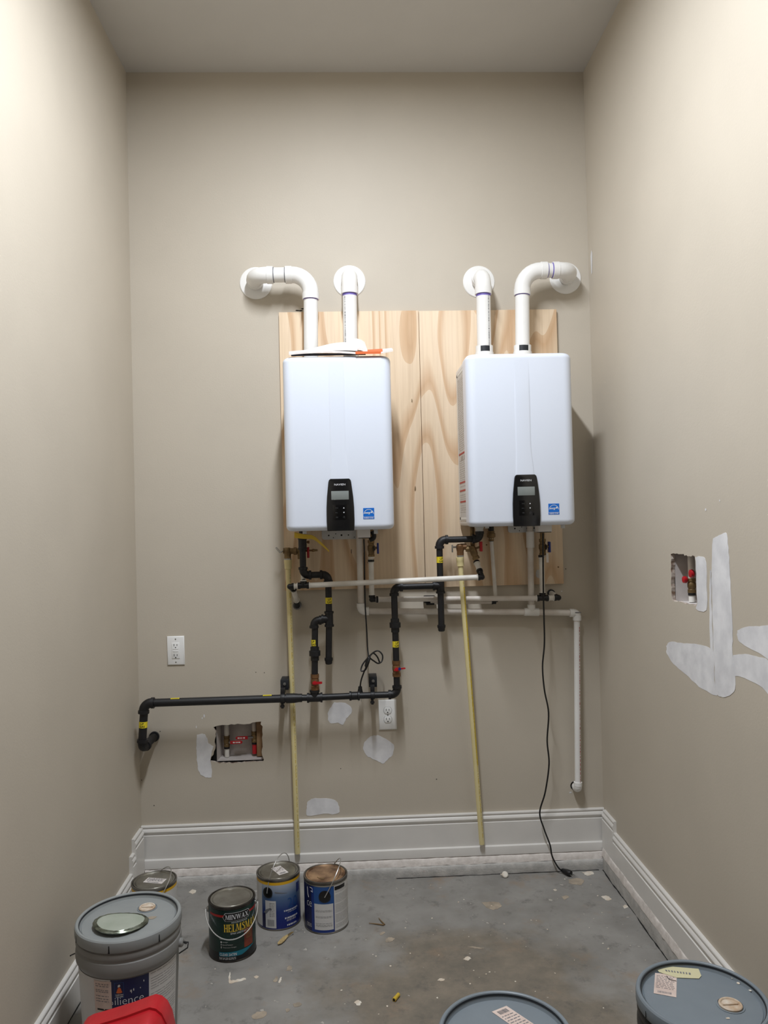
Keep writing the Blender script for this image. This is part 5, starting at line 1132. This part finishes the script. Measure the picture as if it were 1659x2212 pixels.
base = math.atan2(CAM.y-cy, CAM.x-cx)
for a_ in (-1.25,-.37,.56,1.5):
    p = V(cx+cos(base+a_)*.1532, cy+sin(base+a_)*.1532, .351); n_ = V(cos(base+a_),sin(base+a_),0); tg = V(-n_.y,n_.x,0)
    mb = MB(); mb.add([p+n_*.0006+tg*u+V(0,0,v) for u,v in ((-.0012,.009),(.0012,.009),(.0018,-.008),(.0032,-.012),(-.0032,-.012),(-.0018,-.008))],[(0,1,2,3,4,5)]); mb.build('lid_slit', M['dark'], l, smooth=False)
sp_ = atz(318,1959,.3595); spout(l,(sp_.x,sp_.y),.3560,.025)
mb = MB(); q = atz(329,1982,.3565); poly2(mb, rpoly(q.x,q.y,9,.014,.3,1,.7), lambda u,v:(u,v,.3568)); mb.build('dried_paint', M['chip2'], l, smooth=False)
# wire bail folded against the side
e1 = V(cx+cos(base+1.25)*.1515, cy+sin(base+1.25)*.1515, .283); n1 = V(cos(base+1.25),sin(base+1.25),0)
MB().lathe([(.013,-.002),(.013,.006),(.009,.010),(.001,.0105)], e1, n1, 16, False, True).build('bail_ear', M['bucket'], t)
b_pts = []
for k in range(26):
    a_ = 1.25+(3.4)*k/25; rr = .166; b_pts.append(V(cx+cos(base+a_)*rr, cy+sin(base+a_)*rr, .276-.0*k - .075*sin(pi*k/25)))
MB().tube([e1+n1*.006]+b_pts[1:], .0018, 8).build('bail', M['cord'], t)
j1 = V(cx+cos(base+1.22)*.150,cy+sin(base+1.22)*.150,.288); j2 = V(cx+cos(base+1.26)*.176,cy+sin(base+1.26)*.176,.282); j3 = V(cx+cos(base+1.30)*.172,cy+sin(base+1.30)*.172,.262); j4 = V(cx+cos(base+1.2)*.150,cy+sin(base+1.2)*.150,.254)
MB().tube([j1,j2,j3,j4], .0020, 8).build('bail_hook', M['cord'], t)
# crimped metal lid resting on it
q = atz(260,1996,.360); tl = thing('metal_disc', 'crinkled pale metal disc lying on the grey bucket lid', 'lid', V(q.x,q.y,.356))
tilt = Matrix.Rotation(-.045,4,'X') @ Matrix.Rotation(.05,4,'Y')
def dsk(P, mt, name, cap1=True, jag=0):
    mb = MB(); R = []
    for r_,z_ in P:
        R.append([V(q.x,q.y,.3625)+ (tilt @ V(cos(2*pi*k/60)*r_*1.0*(1+random.uniform(-jag,jag)), (sin(2*pi*k/60)*.80+.08*cos(4*pi*k/60))*r_*(1+random.uniform(-jag,jag)), z_+random.uniform(-jag,jag)*.03)) for k in range(60)])
    mb.rings(R, False, cap1, True); mb.build(name, M[mt], tl, angle=40)
dsk([(.078,.000),(.080,.003),(.076,.006),(.072,.005),(.068,.007)], 'alurim', 'crimped_rim', False, .015)
dsk([(.069,.0062),(.062,.0068),(.03,.0070)], 'alu', 'disc_face', True, 0)

# second bucket, dark sides
cR = atz(1516,2148,HB)
t, cx, cy, l = bucket(cR, 'black sided bucket with a blue grey lid carrying masking tape', 'bucket_black')
def lidp(px,py,z=.3563): p = atz(px,py,z); return p
P4 = [lidp(*p) for p in ((1415,2102),(1462,2107),(1461,2155),(1412,2146))]
mb = MB(); mb.add([p+V(0,0,.0006) for p in P4],[(3,2,1,0)]); st = mb.build('lid_label', M['pinkpaper'], l, smooth=False); tag(st,'printed paper label')
def quadfn(P,off): return lambda u,v: (P[0].lerp(P[1],u)).lerp(P[3].lerp(P[2],u),v)+V(0,0,off)
mb = MB(); qf = quadfn(P4,.0011)
for k in range(9):
    u = .08
    while u < .85: l_ = random.uniform(.06,.2); rect2(mb,u,.12+.07*k,min(u+l_,.92),.135+.07*k,qf); u += l_+.05
for k in range(18): rect2(mb,.18+.034*k,.84,.18+.034*k+random.uniform(.008,.024),.92,qf)
mb.build('label_print', M['greyprint'], st, smooth=False)
P5 = [lidp(*p) for p in ((1412,2086),(1509,2094),(1515,2109),(1510,2115),(1462,2113),(1424,2101))]
mb = MB(); mb.add([p+V(0,0,.0016) for p in P5]+[p+V(0,0,.0009) for p in P5],[(5,4,3,2,1,0)]+[(i,(i+1)%6,6+(i+1)%6,6+i) for i in range(6)]); tp = mb.build('masking_tape', M['mask'], l, smooth=False); tag(tp,'strip of yellowed masking tape')
mb = MB(); qf = quadfn([P5[0],P5[1],P5[3],P5[5]],.0022)
for k in range(9): rect2(mb,.2+.07*k,.55,.2+.07*k+random.uniform(.02,.05),.75,qf)
mb.build('tape_writing', M['greyprint'], tp, smooth=False)
MB().tube(smoothpts([lidp(1440,2108,.3582),lidp(1446,2115,.3582),lidp(1461,2119,.3582)],5), .0006, 6).build('pen_stroke', M['black_print'], l)
s_ = lidp(1578,2172); spout(l,(s_.x,s_.y),.3560,.027)
for px,py in ((1583,2113),(1595,2124),(1621,2140),(1572,2200)):
    p = lidp(px,py); mb = MB(); poly2(mb, rpoly(p.x,p.y,7,.004,.4), lambda u,v:(u,v,.3570)); mb.build('paint_fleck', M['chip'], l, smooth=False)
base = math.atan2(CAM.y-cy, CAM.x-cx)
a_ = -.25; p = V(cx+cos(base+a_)*.152, cy+sin(base+a_)*.152, .366); n_ = V(cos(base+a_),sin(base+a_),0); tg = V(-n_.y,n_.x,0)
mb = MB(); mb.add([p+V(0,0,.0045)-n_*.006-tg*.010, p+V(0,0,.0045)-n_*.006+tg*.014, p+n_*.003+tg*.012-V(0,0,.004), p+n_*.0035+tg*.002-V(0,0,.014), p+n_*.003-tg*.008-V(0,0,.004)],[(0,1,2,3,4)]); tag(mb.build('torn_tape', M['mask'], l, smooth=False),'torn bit of masking tape')
a_ = -.95; p = V(cx+cos(base+a_)*.1536, cy+sin(base+a_)*.1536, .345); n_ = V(cos(base+a_),sin(base+a_),0); tg = V(-n_.y,n_.x,0)
mb = MB(); mb.add([p+n_*.0004+tg*u+V(0,0,v) for u,v in ((-.0012,.012),(.0012,.012),(.002,-.014),(-.002,-.014))],[(0,1,2,3)]); mb.build('lid_slit', M['dark'], l, smooth=False)

cM = atz(1066,2222,HB); cM = V(.318,cM.y,0); yy = atz(1065,2139.5,.369).y; cM.y = yy-.150
t, cx, cy, l = bucket(cM, 'nearest blue grey bucket lid with a slanted bar code label', 'bucket')
P4 = [lidp(*p) for p in ((1095,2173),(1150,2200),(1116,2226),(1061,2186))]
P4 = [lidp(1062,2186), lidp(1094,2173), lidp(1172,2225), lidp(1140,2240)]
mb = MB(); mb.add([p+V(0,0,.0006) for p in P4],[(0,1,2,3)]); st = mb.build('lid_label', M['pinkpaper'], l, smooth=False); tag(st,'printed paper label with bar code')
qf = quadfn(P4,.0011); mb = MB()
for k in range(16): rect2(mb,.2+.038*k,.06,.2+.038*k+random.uniform(.01,.026),.18,qf)
for k in range(8):
    u = .1
    while u < .8: l_ = random.uniform(.08,.25); rect2(mb,u,.25+.08*k,min(u+l_,.9),.27+.08*k,qf); u += l_+.06
mb.build('label_print', M['greyprint'], st, smooth=False)

# red plastic container standing in front of the grey bucket
yr = -1.52
pL = at(178,2212,yr); pT = [at(183,2206,yr),at(190,2197,yr),at(203,2190,yr),at(225,2184,yr),at(290,2164,yr),at(322,2152,yr),at(337,2147,yr),at(350,2150,yr),at(362,2160,yr),at(372,2180,yr),at(379,2212,yr)]
prof = [(pL.x-.006,0.0),(pL.x-.004,.30)]+[(p.x,p.z) for p in pT]+[(pT[-1].x+.006,.30),(pT[-1].x+.008,0)]
t = thing('red_container', 'red plastic container with a sloping rounded top in front of the grey bucket', 'container', V((pL.x+pT[-1].x)/2,yr-.07,0))
mb = MB(); R = []; mx = sum(p[0] for p in prof)/len(prof)
for d_,k_ in ((0.022,.93),(.008,.985),(0,1),(-.10,1.0),(-.13,.985),(-.145,.94)):
    R.append([(mx+(x-mx)*k_, yr+d_, z*(k_ if z>.1 else 1)) for x,z in prof])
mb.rings(R, True, True, True); mb.build('container_body', M['redpl'], t, angle=50)
mb = MB(); R = [[(mx+(x-mx)*k_, yr-.055+d_, max(z,.001)*k_) for x,z in prof] for k_,d_ in ((1.0,.004),(1.012,.003),(1.012,-.003),(1.0,-.004))]; mb.rings(R, False, False, True); mb.build('moulded_seam', M['redpl'], t, angle=40)

# ------------------------------------------------------------------ small litter on the floor
def litter(name, lab, cat, loc, mb, mt, group=None):
    o = mb.build(name, M[mt]); tag(o, lab, cat, group); return o
a_ = [atz(x,y,.004) for x,y in ((600,2040),(607,2036),(614,2031),(622,2024),(630,2019),(634,2016))]; mb = MB(); R = []
for i,p in enumerate(a_):
    w_ = (.004,.010,.011,.007,.011,.006)[i]; tw = i*.45; R.append([p+V(-.3*w_*cos(tw),w_*cos(tw),.001+abs(w_*sin(tw))*.8), p+V(.3*w_*cos(tw),-w_*cos(tw),.001), p+V(.3*w_*cos(tw),-w_*cos(tw),.0035), p+V(-.3*w_*cos(tw),w_*cos(tw),.004+abs(w_*sin(tw))*.8)])
mb.rings(R); litter('wood_shaving','twisted tan wood shaving on the floor before the silver and blue can','debris',None,mb,'shaving')
mb = MB()
for P_ in (((797,1994),(815,1996),(829,1998)),((818,1983),(824,1990),(831,1997))): mb.tube([atz(x,y,.004) for x,y in P_], [.0012,.0022,.0026], 6)
litter('wood_splinter','forked brown splinter lying on the floor beyond the stained lid can','debris',None,mb,'twig')
a_ = atz(851,2160,.006); b_ = atz(861,2148,.006); mb = MB(); d_ = U(a_,b_); mb.lathe([(.004,0),(.0062,.0),(.0066,.004),(.0058,.02),(.0060,(b_-a_).length)], a_, d_, 10, True, True); o = mb.build('yellow_plug', M['yellowbit']); tag(o,'small yellow plastic plug lying on the open floor','debris')
MB().cyl(a_-d_*.0005, a_, .0042, seg=10).build('open_end', M['dark'], o)
p = atz(1091,1889,.012); mb = MB(); mb.lathe([(.002,-.005),(.011,-.004),(.0135,0),(.011,.003),(.002,.004)], p, (0,-.75,.65), 16, True, True); mb.tube([p+V(-.012,0,0),p+V(-.02,0,.001)], .0025, 6); litter('white_putty_blob','flat white blob of putty stuck at the foot of the back curb','debris',None,mb,'chip')
# dried spills and flecks on the concrete
def spill(P, mt='chip', name='dried_spill', z=.0008):
    P = smoothpts([V(x,y,0) for x,y in P+[P[0]]],5)[:-1]; W = [atz(p.x+random.uniform(-1.3,1.3),p.y+random.uniform(-.8,.8),z) for p in P]; n = len(W)
    mb = MB(); mb.add(W+[V(p.x,p.y,.0001) for p in W],[tuple(range(n))]+[(i,(i+1)%n,n+(i+1)%n,n+i) for i in range(n)]); mb.build(name, M[mt], FLOOR, smooth=False)
spill([(495,2101),(498,2101),(499,2117),(516,2115),(529,2112),(530,2116),(512,2121),(494,2123)])
spill([(543,2195),(556,2186),(572,2184),(576,2190),(566,2199),(548,2201)],'chip2'); spill([(633,2168),(643,2165),(651,2168),(646,2174),(635,2174)],'chip2'); spill([(616,2181),(623,2178),(627,2182),(620,2186)],'chip2')
spill([(548,2110),(554,2107),(558,2110),(553,2114)]); spill([(590,2120),(596,2110),(600,2110),(597,2121)],'chip2'); spill([(601,2122),(605,2112),(608,2112),(605,2122)])
spill([(832,2030),(840,2025),(852,2027),(846,2033),(834,2035)],'chip2'); spill([(1040,1950),(1060,1948),(1080,1951),(1082,1959),(1068,1965),(1052,1960)],'chip2')
spill([(1258,1884),(1275,1882),(1284,1887),(1268,1891)]); spill([(1228,1900),(1245,1897),(1262,1901),(1255,1911),(1232,1909)],'chip2'); spill([(1213,1937),(1222,1934),(1229,1937),(1220,1943)],'chip2')
spill([(1299,1936),(1312,1935),(1320,1942),(1310,1945)]); spill([(1345,1957),(1352,1955),(1358,1959),(1350,1962)]); spill([(620,2090),(625,2085),(630,2090),(628,2096),(619,2096)],'chip2')
spill([(764,2165),(772,2160),(781,2164),(774,2172)],'chip') ; spill([(408,1926),(417,1921),(424,1925),(416,1931)]); spill([(1001,2071),(1010,2066),(1017,2070),(1010,2075)]); spill([(945,2117),(953,2113),(960,2116),(953,2119)])
spill([(1195,1922),(1199,1919),(1203,1922),(1199,1925)]); spill([(1010,2044),(1030,2045),(1046,2048),(1030,2049)],'chip2'); spill([(820,2017),(828,2012),(832,2015),(824,2020)],'chip2')
random.seed(11); mb = MB()
for k in range(170):
    x = random.uniform(-.55,1.0); y = -random.uniform(.08,1.75); r = random.choice((.0012,.0015,.002,.0028,.0035)); n = len(mb.v)
    P = rpoly(x,y,6,r,.4); mb.add([(u,v,.0009) for u,v in P]+[(u,v,.0001) for u,v in P],[tuple(range(6))]+[(i,(i+1)%6,6+(i+1)%6,6+i) for i in range(6)])
o = mb.build('paint_flecks', M['chip'], FLOOR, smooth=False); o['kind'] = 'stuff'
